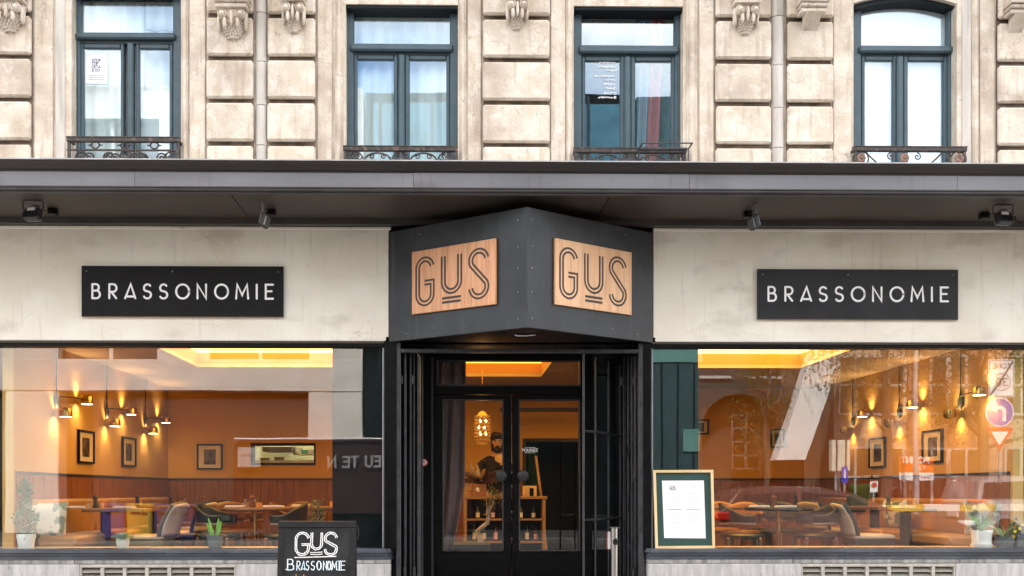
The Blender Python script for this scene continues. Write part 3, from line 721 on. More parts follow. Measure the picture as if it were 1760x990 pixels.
# --- angled sign box over the door
AX, AY = Xp(906, -.82), -.82
zb, zt2 = Zp(588.3, 0), Zp(399.5, 0)
sbx = part('door_canopy_box', bld, (AX, 0, zb))
def slab(p0, p1, z0, z1, th, name, m, parent, inset=0.0):
    d = Vector((p1[0] - p0[0], p1[1] - p0[1])); Ln = d.length; d.normalize(); n = Vector((d.y, -d.x))       # n points out to the street
    if n.y > 0: n = -n
    M = Matrix(((d.x, -n.x, 0, p0[0]), (d.y, -n.y, 0, p0[1]), (0, 0, 1, 0), (0, 0, 0, 1)))
    return MB().box(inset, Ln - inset, 0, th, z0, z1, .004, M).build(name, m, parent), M, Ln
slab((XD0 + .003, -.002), (AX - .002, AY), zb, zt2, .03, 'side_panel', black_box, sbx)
slab((AX + .002, AY), (XD1 - .003, -.002), zb, zt2, .03, 'side_panel', black_box, sbx)
MB().tube([(AX, AY + .012, zb), (AX, AY + .012, zt2)], .012, 8).build('corner_bead', black_box, sbx)
for zz, nm in ((zb + .006, 'underside'), (zt2 - .03, 'lid')):
    MB().prism([(XD0 + .05, 0.0), (AX, AY + .05), (XD1 - .05, 0.0)], 'XY', zz, zz + .015).build(nm, black, sbx)
sl0 = P(852, 574, -.45)
MB().box(sl0.x, sl0.x + .44, -.47, -.43, zb + .001, zb + .0065).build('vent_slot', mat('pitch_black', (.003, .003, .003), .9, var=0), sbx)
MB().tube([(sl0.x + .16, -.45, zb + .004), (sl0.x + .18, -.46, zb - .012), (sl0.x + .26, -.47, zb - .014), (sl0.x + .34, -.46, zb - .004)], .004, 6).build('loose_wire', white_paint, sbx)
_, ML, LL = slab((XD0 + .003, -.002), (AX - .002, AY), zb, zb + .001, .001, 'x', black_box, sbx); bpy.data.objects.remove(_)
_, MR, LR = slab((AX + .002, AY), (XD1 - .003, -.002), zb, zb + .001, .001, 'x', black_box, sbx); bpy.data.objects.remove(_)
def face_t(M, Ln, px):
    lo, hi = 0, Ln
    for _ in range(40):
        mid = (lo + hi) / 2; w = M @ Vector((mid, 0, 0)); 
        if Xp(px, w.y) > w.x: lo = mid
        else: hi = mid
    return (lo + hi) / 2
def screws(M, lst, parent):
    mb = MB()
    for s, z in lst: mb.ball(M @ Vector((s, -.002, z)), .006, 8, 6)
    mb.build('screw', mat('screw_head', (.35, .35, .36), .35, .8, var=0), parent, True)
H = zt2 - zb
for f in (.08, .3, .5, .68, .9): screws(ML, [(LL - .085, zb + H * f)], sbx); screws(MR, [(.05, zb + H * f)], sbx)
for s, f in ((.2, .06), (.5, .08), (.35, .93)): screws(ML, [(s, zb + H * f)], sbx); screws(MR, [(LR - s, zb + H * f)], sbx)
def gus_plate(M, Ln, pxa, pxb, ytop, ybot, yref, label, pm=None):
    ta, tb_ = face_t(M, Ln, pxa), face_t(M, Ln, pxb); wy = (M @ Vector((yref and ta or tb_, 0, 0))).y
    z0, z1 = Zp(ybot, wy), Zp(ytop, wy); W = tb_ - ta; Hh = z1 - z0
    c = M @ Vector((ta, 0, z0)); root = thing('logo_plate', label, 'sign', (c.x, c.y, c.z), 'wooden logo plates on the box over the door')
    MB().box(ta, tb_, -.028, -.004, z0, z1, .002, M).build('plate', pm or plate_wood, root)
    MB().box(ta - .004, tb_ + .004, -.004, -.001, z0 - .004, z1 + .004, 0, M).build('backing', black, root)
    to3 = lambda a, b, d: M @ Vector((ta + a, d, z0 + b))
    mb = MB(); w = .0125 * (W / .62); d = w * .95
    Gp, Up, Sp = gus_paths(W, Hh, (W * .075, W * .255), (W * .39, W * .585), (W * .715, W * .90), Hh * .15, Hh * .85, Hh * .29)
    for pth in (Gp, Up, Sp):
        for s in (-1, 1): mb.ribbon(offset_path(pth, s * d), w, to3, -.028, -.0292, cap=False)
    for f in (.125, .19): mb.ribbon([(W * .375, Hh * f), (W * .60, Hh * f)], w * 1.15, to3, -.028, -.0292, cap=False)
    mb.build('logo_lettering', mat('logo_ink', (0.035, 0.022, 0.016), .5, var=.1), root)
    mb = MB()
    for a in (.03, .97):
        for b in (.04, .96): mb.ball(M @ Vector((ta + W * a, -.029, z0 + Hh * b)), .005, 8, 6)
    mb.build('screw', MATS['screw_head'], root, True)
gus_plate(ML, LL, 711, 855, 434.8, 541.5, 1, 'coppery wood plate with double-line GUS logo on the left face of the angled box')
gus_plate(MR, LR, 951, 1082, 434, 541.5, 0, 'paler wood plate with double-line GUS logo on the right face of the angled box', plate_pale)

# --- long name boards
def name_board(pa, pb, yt, yb, lx, ly, label, sm=None):
    x0, x1 = Xp(pa, -.03), Xp(pb, -.03); z0, z1 = Zp(yb, -.03), Zp(yt, -.03)
    root = thing('name_board', label, 'sign', ((x0 + x1) / 2, -.03, z0), 'name boards on the cream wall')
    MB().box(x0, x1, -.03, -.012, z0, z1, .002).build('board', sm or sign_black, root)
    MB().box(x0 + .01, x1 - .01, -.012, -.001, z0 + .01, z1 - .01).build('spacer', black, root)
    MB().box(x0, x1, -.028, -.012, z0 - .003, z0 - .0005).build('lower_edge', mat('board_edge_brown', (.28, .16, .09), .6), root)
    za, zc = Zp(ly[1], -.03), Zp(ly[0], -.03); h = zc - za
    scale = (x1 - x0) / (1224 - 353)
    for ch, a, b in zip('BRASSONOMIE', (397, 470, 538, 617, 687, 758, 850, 926, 1017, 1106, 1145), (435, 508, 588, 656, 726, 820, 893, 988, 1075, 1106, 1182)):
        wd, st = glyph(ch); xs = (b - a - 6) * scale / (wd * h) if wd else 1
        mb = MB()
        for k in st: mb.ribbon([(x0 + (a + 3 - 353) * scale + u * h * xs, za + v * h) for u, v in k], .0178, t3, -.03, -.032)
        mb.build('letter', white_paint, root)
    mb = MB()
    for f in (.025, .45, .975): mb.ball((x0 + (x1 - x0) * f, -.031, z1 - .05), .006, 8, 6)
    mb.build('screw', MATS['screw_head'], root, True)
name_board(140, 487, 459, 545.5, 0, (490.5, 514.5), 'black BRASSONOMIE name board on the cream wall left of the angled box')
name_board(1302, 1647, 460.5, 547, 0, (491.5, 515.5), 'black BRASSONOMIE name board on the cream wall right of the angled box', sign_sheen)
# ================================================================== SHOP FRONT
ZS = Zp(942, .05)          # top of the window sill
WL0, WL1 = XL0, Xp(660, 0); WR0, WR1 = Xp(1120, 0), XR0
pane_shop = glass('shop_window_glass', 1.74, (0.97, 0.985, 0.975), 0.0006)
for x0, x1, jamb in ((WL0, WL1, 1), (WR0, WR1, -1)):
    root = part('shop_window', bld, ((x0 + x1) / 2, 0, ZS))
    box('head_rail', black, root, x0, x1, .0, .12, Zp(597, 0), ZB - .001, .004)
    box('head_bead', mat('brown_black_paint', (.045, .032, .025), .45), root, x0, x1, -.012, .0, Zp(591, 0), ZB - .004, .003)
    xa, xb = (x1, Xp(683, 0)) if jamb > 0 else (Xp(1104, 0), x0)
    box('corner_post', black, root, xa + .002, xb - .002, -.004, .14, ZS - .02, ZB + .01, .006)
    xe = x1 - .016 if jamb > 0 else x0
    box('metal_bead', mat('grey_metal_bead', (.28, .29, .32), .35, .6), root, xe, xe + .016, .018, .05, ZS, Zp(597, 0), .003)
    MB().box(x0, x1, .055, .063, ZS - .01, Zp(596, 0)).build('pane', pane_shop, root)
    # sill moulding, returning into the door recess
    xs0, xs1 = (x0, Xp(665, 0)) if jamb > 0 else (Xp(1116, 0), x1)
    prof = [(.14, ZS), (-.035, ZS), (-.05, ZS - .012), (-.05, ZS - .035), (-.03, ZS - .045), (-.03, ZS - .06), (-.012, ZS - .066), (-.012, ZS - .10), (.14, ZS - .10)]
    MB().prism(prof, 'YZ', xs0, xs1).build('sill', sill_m, root)
    s = jamb; xr = xs1 if jamb > 0 else xs0
    MB().prism([(xr, -.05), (xr + s * .085, .07), (xr + s * .085, .75), (xr, .75)], 'XY', ZS - .035, ZS).build('sill_return', sill_m, root)
    MB().prism([(xr, -.014), (xr + s * .06, .075), (xr + s * .06, .75), (xr, .75)], 'XY', ZS - .10, ZS - .0352).build('sill_return', sill_m, root)
    box('inner_ledge', pale_wood, root, x0, x1, .09, .42, ZS - .05, ZS - .003, .004)
# stone plinth under the windows
for x0, x1, j1, vent, j2 in ((XL0, Xp(672, 0), (128, 416), (138, 406), (606,)), (Xp(1111, 0), XR0, (1363, 1650), (1376, 1641), ())):
    zt_, zm_ = ZS - .10, Zp(969, -.02)
    xs = [x0] + [Xp(p, -.01) for p in j1] + [x1]
    for i in range(len(xs) - 1):
        MB().box(xs[i] + .002, xs[i + 1] - .002, -.008, .3, zm_, zt_ - .001, .004).build('plinth_band', plinth_dark, bld)
    va, vb = Xp(vent[0], -.02), Xp(vent[1], -.02); zv = Zp(1010, -.02)
    for a, b in ((x0, va), (vb, x1)): MB().box(a + .002, b - .002, -.04, .3, -.3, zm_ - .002, .006).build('plinth_slab', plinth, bld)
    MB().box(va, vb, -.03, .3, -.3, zv, .004).build('plinth_slab', plinth, bld)
    vt = part('air_vent', bld, ((va + vb) / 2, -.03, zv))
    n = 7; cw = (vb - va) / n; vm = mat('vent_frame', (.42, .40, .36), .6, var=.15, scale=20); vs = mat('vent_slat', (.30, .28, .24), .6, var=.25, scale=40, stretch=(30, 1, 1))
    MB().box(va, vb, .05, .06, zv, zm_ - .002).build('vent_back', MATS['pitch_black'], vt)
    fr = MB(); fr.box(va, vb, -.035, .05, zm_ - .03, zm_ - .003, .003)
    for i in range(n + 1): xx = va + i * cw; fr.box(max(va, xx - .016), min(vb, xx + .016), -.034, .05, zv, zm_ - .03, .003)
    fr.build('vent_frame', vm, vt)
    for i in range(n):
        for j in range(3):
            z = zm_ - .04 - j * .05
            MB().prism([(-.028, z - .036), (-.024, z - .040), (.016, z - .004), (.012, z)], 'YZ', va + i * cw + .02, va + (i + 1) * cw - .02).build('slat', vs, vt)

# --- recessed entrance
YD = .90
ent = part('entrance', bld, (Xp(880, YD), YD, 0))
zh = Zp(606, .06)
fr = MB(); fr.box(Xp(681, .02), Xp(689, .02), .0, .07, -.25, ZB - .01, .004); fr.box(Xp(1097, .02), Xp(1106, .02), .0, .07, -.25, ZB - .01, .004)
fr.box(Xp(689, .02), Xp(1097, .02), .0, .07, Zp(606.5, .02), Zp(600, .02), .004); fr.build('gate_frame', gate_m, ent)
xl, xr = Xp(683, .07), Xp(1105, .07)
for x0, x1, nm in ((xl - .10, xl, 'side_wall'), (xr, xr + .10, 'side_wall')):
    box(nm, black, ent, x0, x1, .145, YD + .1, -.2, ZB + .3)
box('recess_ceiling', black, ent, xl - .1, xr + .1, .0, YD + .1, ZB + .0, ZB + .04)
box('threshold', plinth_dark, ent, xl, xr, .02, YD + .2, -.25, -.01, .01)
# door surround, transom light and leaves (pixel rows read at the door's own depth)
zD = lambda y: Zp(y, YD); xD = lambda p: Xp(p, YD)
sr = MB()
sr.box(xl, xD(752), YD, YD + .08, -.01, ZB, .004); sr.box(xD(997), xr, YD, YD + .08, -.01, ZB, .004) if False else None
sr.box(xD(997), xD(1018), YD, YD + .08, -.01, ZB, .004)
sr.box(xD(1068), xr, YD, YD + .08, -.01, ZB, .004)
sr.box(xD(1018), xD(1068), YD + .004, YD + .08, -.01, zD(945), .004); sr.box(xD(1018), xD(1068), YD + .004, YD + .08, zD(612), ZB, .004)
sr.box(xD(752), xD(997), YD + .002, YD + .08, zD(620.5), ZB, .004); sr.box(xD(752), xD(997), YD + .002, YD + .08, zD(688 - 10), zD(661.5), .004)
sr.build('surround', black, ent)
for p0, p1 in ((722, 727), (741, 745)): box('surround_fillet', gate_m, ent, xD(p0), xD(p1), YD - .012, YD, -.01, ZB - .02, .003)
pane_door = glass('door_glass', 1.55, (.97, .98, .97), .0008)
box('transom_pane', pane_door, ent, xD(752), xD(997), YD + .04, YD + .046, zD(662), zD(620))
box('side_pane', pane_door, ent, xD(1018), xD(1068), YD + .04, YD + .046, zD(945), zD(610))
tf = MB()
for a, b, t, bo in ((750, 753, 619, 663), (995.5, 998.5, 619, 663), (753, 995.5, 661, 663.5), (753, 995.5, 619, 620.5)): tf.box(xD(a), xD(b), YD - .006, YD + .03, zD(bo), zD(t))
tf.build('transom_bead', gate_m, ent)
for (o0, g0, g1, o1, knob) in ((746, 762.5, 863.5, 879, 861), (880, 893.5, 995, 1004, 899)):
    lf = part('door_leaf', ent, (0, 0, 0))
    m = MB(); y0, y1 = YD - .004, YD + .05
    m.box(xD(o0), xD(g0), y0, y1, .0, zD(679), .004); m.box(xD(g1), xD(o1), y0, y1, .0, zD(679), .004)
    m.box(xD(g0), xD(g1), y0 + .002, y1, zD(688), zD(679), .003); m.box(xD(g0), xD(g1), y0 + .002, y1, 0, zD(945.5), .003)
    m.build('leaf_frame', black, lf)
    m = MB()
    for a, b, t, bo in ((g0 - 2, g0 + .5, 686.5, 947), (g1 - .5, g1 + 2, 686.5, 947), (g0 + .5, g1 - .5, 945, 947.5), (g0 + .5, g1 - .5, 686.3, 688)): m.box(xD(a), xD(b), y0 - .01, y0, zD(bo), zD(t), .002)
    m.build('glazing_bead', mat('worn_bead', (.06, .06, .062), .35, var=.3, scale=20), lf)
    m = MB(); m.box(xD(o0 + 4), xD(o1 - 4), y0 - .010, y0, .05, zD(951), .006); m.build('kick_panel', black, lf)
    MB().box(xD(g0), xD(g1), YD + .02, YD + .026, zD(946), zD(687)).build('pane', pane_door, lf)
    c = P(knob, 818, YD - .07)
    m = MB(); m.lathe([(.001, -.016), (.045, -.016), (.056, -.008), (.058, .004), (.05, .014), (.02, .018), (.014, .02), (.014, .07), (.024, .072), (.024, .08)], c, 20, Matrix.Rotation(R(-90), 4, 'X'))
    m.build('door_knob', mat('matt_black_metal', (.022, .022, .024), .45), lf, True)
m = MB()
for y in (812, 836, 880, 926): m.ball((xD(879.5), YD - .006, zD(y)), (.006, .004, .012), 6, 5)
m.build('lock_plate', MATS['screw_head'], ent)
st = thing('door_sticker', 'small black and white POUSSEZ sticker on the right door pane', 'sticker', P(911, 773, YD + .018))
a, b = P(901, 779, YD + .018), P(921, 768.5, YD + .018)
MB().box(a.x, b.x, YD + .016, YD + .0185, a.z, b.z).build('sticker_sheet', sign_black, st)
m = MB(); hh = .026; tw = text_width('POUSSEZ', hh, .22); text_mesh(m, 'POUSSEZ', (a.x + b.x) / 2 - tw / 2, (a.z + b.z) / 2 - hh / 2, hh, .0055, t3, YD + .016, YD + .0152, .22)
for z in (a.z + .004, b.z - .004): m.box(a.x + .004, b.x - .004, YD + .0152, YD + .016, z - .0018, z + .0018)
m.build('lettering', white_paint, st)
rs = thing('round_disc', 'small round red and white prohibition sticker on the black panel left of the door', 'sticker', P(729, 795, YD - .014))  # red and white disc set on the panel face
c = P(729, 795, YD - .014); m = MB(); m.lathe([(.001, 0), (.037, 0), (.037, .003), (.001, .003)], c, 20, Matrix.Rotation(R(90), 4, 'X')); m.build('disc', mat('sign_red', (.62, .03, .03), .4, var=.03), rs)
m = MB(); m.lathe([(.001, 0), (.025, 0), (.025, .002), (.001, .002)], c + Vector((0, -.003, 0)), 20, Matrix.Rotation(R(90), 4, 'X')); m.build('centre', white_paint, rs)
m = MB(); m.ribbon([(c.x - .016, c.z + .018), (c.x + .016, c.z - .018)], .008, t3, c.y - .005, c.y - .0058); m.build('bar', MATS['sign_red'], rs)
m = MB(); m.box(c.x - .012, c.x + .012, c.y - .0062, c.y - .0058, c.z + .004, c.z + .012); m.build('symbol', sign_black, rs)

# --- folding security gate: left leaf folded flat, right leaf standing open with bowed rails
zg1 = Zp(606.7, .1)
gl_ = thing('folding_gate', 'black steel gate leaf folded away at the left of the doorway', 'gate', (Xp(700, .1), .1, -.05), 'security gate leaves in the doorway')
for p, y, w in ((696.5, .10, .022), (706, .16, .020), (711.5, .22, .016), (720, .12, .032), (726, .24, .012)):
    x = Xp(p, y); box('gate_bar', gate_m, gl_, x - w / 2, x + w / 2, y - .018, y + .018, -.03, Zp(608.5, y), .004)
for p, y, yy in ((690, .08, 653), (709.5, .14, 653), (696, .08, 982), (712, .1, 982)):
    c = P(p, yy, y); box('hinge', gate_m, gl_, c.x - .012, c.x + .012, y - .03, y + .03, c.z - .04, c.z + .04, .004)
MB().tube([P(717, 607, .07), P(722, 616, .07), P(722.5, 760, .07)], .004, 6).build('latch_rod', brass_strip, gl_)
gr_ = thing('folding_gate', 'black steel gate leaf with bowed cross rails standing open at the right of the doorway', 'gate', (Xp(1085, .3), .3, -.05), 'security gate leaves in the doorway')
pts2 = []
for i in range(9):
    t = i / 8; px = 1003 + (1066 - 1003) * t; y = -.08 + .80 * t; x = Xp(px, y); pts2.append(Vector((x - .06 * math.sin(math.pi * t) * 0, y - .10 * math.sin(math.pi * t), 0)))
for i, w in ((0, .018), (3, .013), (6, .013), (8, .018)):
    p = pts2[i]; tx = (1003, 1023.5, 1046, 1066)[(0, 3, 6, 8).index(i)]; x = Xp(tx, p.y)
    MB().box(x - w / 2, x + w / 2, p.y - .01, p.y + .01, -.03, 2.16, .003).build('gate_bar', gate_m, gr_); p.x = x
full = []
for i in range(9):
    t = i / 8; y = pts2[i].y; full.append((Xp(1003 + 63 * t, y), y))
for z in (Zp(740.5, -.08), Zp(894, -.08), .0):
    MB().tube([(x, y, z) for x, y in full], .011, 8).build('cross_rail', gate_m, gr_, True)
for p, y, w in ((1073.5, .62, .03), (1080, .40, .02), (1087, .30, .03), (1092, .16, .018)):
    x = Xp(p, y); box('gate_bar', gate_m, gr_, x - w / 2, x + w / 2, y - .018, y + .018, -.03, Zp(612, y), .004)
for p, y, yy in ((1069, .5, 655), (1090, .2, 655), (1091, .14, 817), (1088, .14, 985)):
    c = P(p, yy, y); box('hinge', gate_m, gr_, c.x - .012, c.x + .012, y - .03, y + .03, c.z - .04, c.z + .04, .004)
MB().tube([P(1077, 762, .2), P(1083, 800, .2), P(1084, 840, .2), P(1079, 880, .2)], .005, 6).build('cable', black, gr_, True)
# steel wall ashtray
ac = P(1056, 950, .02); za = Zp(908, .02)
ash = thing('ashtray', 'brushed steel tube ashtray with a round hole, hung on the open gate leaf', 'ashtray', (ac.x, .02, Zp(996, .02)))
m = MB(); r = .034
hz, hr = Zp(931, .02), .028
def tubeface(u, v):
    th = R(-90) + (u - .5) * 2 * math.pi; return Vector((ac.x + r * math.cos(th), .02 + r * math.sin(th), -.02 + (za + .02) * v))
m.grid(tubeface, 20, 4); m.lathe([(.001, za - .002), (r, za - .002), (r, za), (.001, za)], (ac.x, .02, 0), 20); m.build('tube', steel, ash, True)
MB().prism([(ac.x + .02 * math.cos(t * .314) + .004, hz + hr * math.sin(t * .314)) for t in range(20)], 'XZ', .02 - r - .002, .02).build('hole', MATS['pitch_black'], ash)
m = MB(); m.tube([(ac.x + .024 * math.cos(t * .314) + .004, .02 - r, hz + (hr + .004) * math.sin(t * .314)) for t in range(20)], .003, 6, True); m.build('hole_rim', steel, ash, True)
box('cap', steel, ash, ac.x - .04, ac.x + .045, -.01, .06, za, za + .012, .004)
n0 = P(1047, 937, .06); pn = thing('notice_card', 'small white card beside the steel ashtray', 'card', n0)
box('card', paper, pn, n0.x - .012, n0.x + .012, .058, .061, Zp(944, .06), Zp(914, .06)); box('card_edge', mat('orange_edge', (.6, .12, .03), .6), pn, n0.x - .02, n0.x - .0125, .057, .06, Zp(943, .06), Zp(915, .06))

# ------------------------------------------------------------------ flood lights under the canopy
led_m = mat('flood_housing', (.022, .023, .026), .4, var=.15, scale=30)
lens = mat('lamp_lens', (.35, .42, .48), .15, var=.05)
def flood(px, side, label):
    Y = -.62; z1 = ZSOF - .002; x = Xp(px, Y)
    root = thing('flood_light', label, 'flood light', (x, Y, z1), 'flood lights under the canopy')
    if not side:
        w = .072; d = -1 if px < 880 else 1
        MB().tube([(x - w - .012, Y, z1 - .085), (x - w - .012, Y, z1 - .012), (x - w + .006, Y, z1 - .004), (x + w - .006, Y, z1 - .004), (x + w + .012, Y, z1 - .012), (x + w + .012, Y, z1 - .085)], .006, 8).build('bracket', gate_m, root, True)
        M_ = Tm((x, Y - .0, z1 - .115), rx=R(-18), rz=R(-10 * -d))
        MB().box(-w, w, -.035, .03, -.06, .045, .012, M_).build('housing', led_m, root)
        m = MB()
        for i in range(6): m.box(-w + .012 + i * .027, -w + .018 + i * .027, -.05, -.035, -.055, .0, .002, M_)
        m.build('cooling_fin', led_m, root)
        MB().box(-w * .5, w * .45, -.0385, -.0352, .012, .036, 0, M_).build('label', paper, root)
        MB().box(-w + .01, w - .01, .03, .034, -.052, .038, 0, M_).build('lens', lens, root)
        MB().ball((x + .01, Y + .01, z1 - .055), (.045, .03, .022), 10, 6).build('driver_hump', mat('grey_cast', (.16, .16, .17), .4, .6), root, True)
        jx = Xp(92 if d < 0 else 1690, -.35)
    else:
        m = MB(); m.box(x - .008, x + .010, Y - .02, Y + .02, z1 - .13, z1, .003); m.build('bracket', mat('steel_bracket', (.30, .31, .33), .4, .6), root)
        dx = .022 if px < 880 else -.02
        M_ = Tm((x + dx * .3, Y + .02, z1 - .15), rx=R(14 if px < 880 else 14), rz=R(84 if px < 880 else -84))
        MB().box(-.075, .075, -.022, .014, -.06, .05, .008, M_).build('housing', led_m, root)
        MB().box(-.066, .066, .014, .018, -.047, .042, 0, M_).build('lens', lens, root)
        m = MB()
        for i in range(5): m.box(-.06 + i * .027, -.053 + i * .027, -.034, -.022, -.05, .03, 0, M_)
        m.build('cooling_fin', MATS['steel_bracket'], root)
        jx = Xp(467 if px < 880 else 1284, -.35)
    b = MB().box(jx - .035, jx + .035, -.40, -.33, z1 - .05, z1, .005).build('junction_box', black, root)
    MB().tube([(jx, -.38, z1 - .03), ((jx + x) / 2, -.46, z1 - .04), (x, Y + .05, z1 - .05), (x, Y + .01, z1 - .07)], .004, 6).build('lead', black, root, True)
flood(57, False, 'black flood light seen from behind under the far left end of the canopy')
flood(452, True, 'slim flood light turned sideways under the canopy above the left name board')
flood(1299, True, 'slim flood light turned sideways under the canopy above the right name board')
flood(1724, False, 'black flood light seen from behind under the far right end of the canopy')

# ------------------------------------------------------------------ menu frame on the right sill and pavement board
Ym = -.012
mf = thing('menu_board', 'pale wood frame with a white menu sheet leaning on the right window sill', 'menu board', (Xp(1175, Ym), Ym, ZS + .001))
def q4(px, py, y): p = P(px, py, y); return (p.x, p.z)
TL, TRr, BR, BL = q4(1122, 808, Ym), q4(1225, 807.5, Ym), q4(1228, 942, Ym), q4(1126, 943, Ym)
def lerp(a, b, t): return (a[0] + (b[0] - a[0]) * t, a[1] + (b[1] - a[1]) * t)
def bil(u, v): return lerp(lerp(BL, BR, u), lerp(TL, TRr, u), v)
e = .042; ev = .033
for poly in ([bil(0, 0), bil(1, 0), bil(1 - e, ev), bil(e, ev)], [bil(0, 1), bil(e, 1 - ev), bil(1 - e, 1 - ev), bil(1, 1)], [bil(0, 0), bil(e, ev), bil(e, 1 - ev), bil(0, 1)], [bil(1, 0), bil(1, 1), bil(1 - e, 1 - ev), bil(1 - e, ev)]):
    MB().prism(poly, 'XZ', Ym - .022, Ym + .004).build('frame_side', pale_wood, mf)
MB().prism([bil(e * .8, ev * .8), bil(1 - e * .8, ev * .8), bil(1 - e * .8, 1 - ev * .8), bil(e * .8, 1 - ev * .8)], 'XZ', Ym - .004, Ym + .003).build('green_backing', mat('dark_green_card', (.02, .058, .052), .5, var=.1), mf)
MB().prism([bil(.155, .135), bil(.855, .125), bil(.845, .865), bil(.145, .865)], 'XZ', Ym - .0062, Ym - .0042).build('menu_sheet', paper, mf)
bt3 = lambda a, b, d: (bil(a, b)[0], d, bil(a, b)[1])
m = MB()
def mt(s, u, v, h, w): 
    p0 = bil(u, v); text_mesh(m, s, p0[0], p0[1], h, w, t3, Ym - .0064, Ym - .0068, .16, .62)
mt('GUS', .27, .745, .034, .0045); m.build('logo', ink, mf)
m = MB()
for (u0, u1, v) in [(.24, .46, .495), (.55, .76, .495)]: m.box(bil(u0, v)[0], bil(u1, v)[0], Ym - .0066, Ym - .0063, bil(u0, v)[1], bil(u0, v)[1] + .004)
m.build('rule', ink, mf)
m = MB(); rr = random.Random(5)
for u0 in (.23, .56):
    for v in [.70 - i * .022 for i in range(7)] + [.45 - i * .024 for i in range(11)]:
        if rr.random() < .8 and not (u0 < .3 and v > .66): m.box(bil(u0 + rr.uniform(0, .05), v)[0], bil(u0 + rr.uniform(.12, .22), v)[0], Ym - .0066, Ym - .0063, bil(u0, v)[1], bil(u0, v)[1] + .0028)
m.box(bil(.64, .79)[0], bil(.71, .79)[0], Ym - .0066, Ym - .0063, bil(.6, .79)[1], bil(.6, .79)[1] + .004)
m.build('small_print', ink_pale, mf)

Yb = -1.33; xb0, xb1 = Xp(478.5, Yb), Xp(611.5, Yb); zb1 = Zp(896, Yb); zb0 = -.2
ab = thing('pavement_board', 'black A-shaped chalkboard reading GUS BRASSONOMIE on the pavement before the left window', 'chalkboard', ((xb0 + xb1) / 2, Yb, zb0))
hb = zb1 - zb0; lean = R(8)
for back in (0, 1):
    Mb = Matrix.Translation((0, Yb + (.02 if back else 0), zb1)) @ Matrix.Rotation(lean * (1 if back else -1), 4, 'X')
    pnl = part('board_leaf', ab)
    nm = 'frame_rail'; f = .048
    MB().box(xb0, xb1, -.0, .024, -f * 1.0, 0, .004, Mb).build('frame_rail', board_wood, pnl)
    MB().box(xb0, xb1, -.0, .024, -hb, -hb + .07, .004, Mb).build('frame_rail', board_wood, pnl)
    for xa, xc in ((xb0, xb0 + f * .9), (xb1 - f * .9, xb1)): MB().box(xa, xc, -.002, .022, -hb + .071, -f - .001, .004, Mb).build('frame_stile', board_wood, pnl)
    MB().box(xb0 + .03, xb1 - .03, .008, .016, -hb + .06, -f + .01, 0, Mb).build('slate', board_m, pnl)
MB().tube([(xb1 + .01, Yb + .02, zb1 - .03), (xb1 + .02, Yb + .02, zb1 - .08), (xb1 + .012, Yb + .03, zb1 - .14)], .004, 6).build('stay', gate_m, ab)
Mf = Matrix.Translation((0, Yb, zb1)) @ Matrix.Rotation(-lean, 4, 'X')
bt = lambda a, b, d: Mf @ Vector((a, d, b))
s_ = 1 / 222.6; cxp = lambda p: xb0 + (p - 478.5) * s_; cyp = lambda y: -(y - 896) * s_
ux = lambda c: cxp(330 + c / 4.714); uy = lambda c: cyp(780 + c / 4.714)
m = MB()
def chalk_path(pth, w, jit=.0018, rnd=random.Random(11)):
    m.ribbon([(a + rnd.uniform(-jit, jit), b + rnd.uniform(-jit, jit)) for a, b in pth], w, bt, .0078, .0066)
Gp, Up, Sp = gus_paths(1, 1, (ux(845), ux(945)), (ux(970), ux(1050)), (ux(1078), ux(1170)), uy(815), uy(640), uy(770))
Sp = [(a, b) for a, b in Sp]
for pth in (Gp, Up, Sp):
    for s in (-1, 1): chalk_path(offset_path(pth, s * .0062), .0072)
for yv in (797, 812): chalk_path([(ux(962), uy(yv)), (ux(1010), uy(yv + 2)), (ux(1058), uy(yv - 2))], .006)
chalk_path([(ux(838), uy(836)), (ux(1000), uy(834)), (ux(1168), uy(830))], .0078)
m.build('chalk_logo', chalk, ab)
m = MB(); rj = random.Random(4)
bx0 = [(775, 835), (852, 885), (888, 925), (928, 955), (968, 1000), (1012, 1052), (1062, 1098), (1098, 1128), (1132, 1178), (1186, 1200), (1206, 1246)]
for ch, (a, b) in zip('BRASSONOMIE', bx0):
    wd, st = glyph(ch); y0_, y1_ = uy(938), uy(868 if ch != 'B' else 852)
    for dd in (0, 1):
        for k in st:
            X0 = ux(a + (b - a) * .08); W_ = (ux(b) - ux(a)) * .80
            m.ribbon([(X0 + (u / wd if wd else .5 + dd * .5) * W_ + rj.uniform(-.0015, .0015) + dd * .003 * (1 if ch in 'BAONM' else 0), y0_ + v * (y1_ - y0_) + rj.uniform(-.0015, .0015)) for u, v in k], .0052, bt, .0078, .0068)
m.ribbon([(ux(765), uy(932)), (ux(800), uy(938)), (ux(835), uy(930))], .005, bt, .0078, .0068)
m.ribbon([(ux(1182), uy(868)), (ux(1206), uy(866))], .005, bt, .0078, .0068); m.ribbon([(ux(1180), uy(938)), (ux(1206), uy(940))], .005, bt, .0078, .0068)
m.build('chalk_name', chalk_blue, ab)
m = MB()
for a in (850, 912): m.ribbon([(ux(a), uy(975)), (ux(a + 6), uy(1040))], .006, bt, .0078, .0068)
m.build('chalk_mark', chalk_orange, ab)
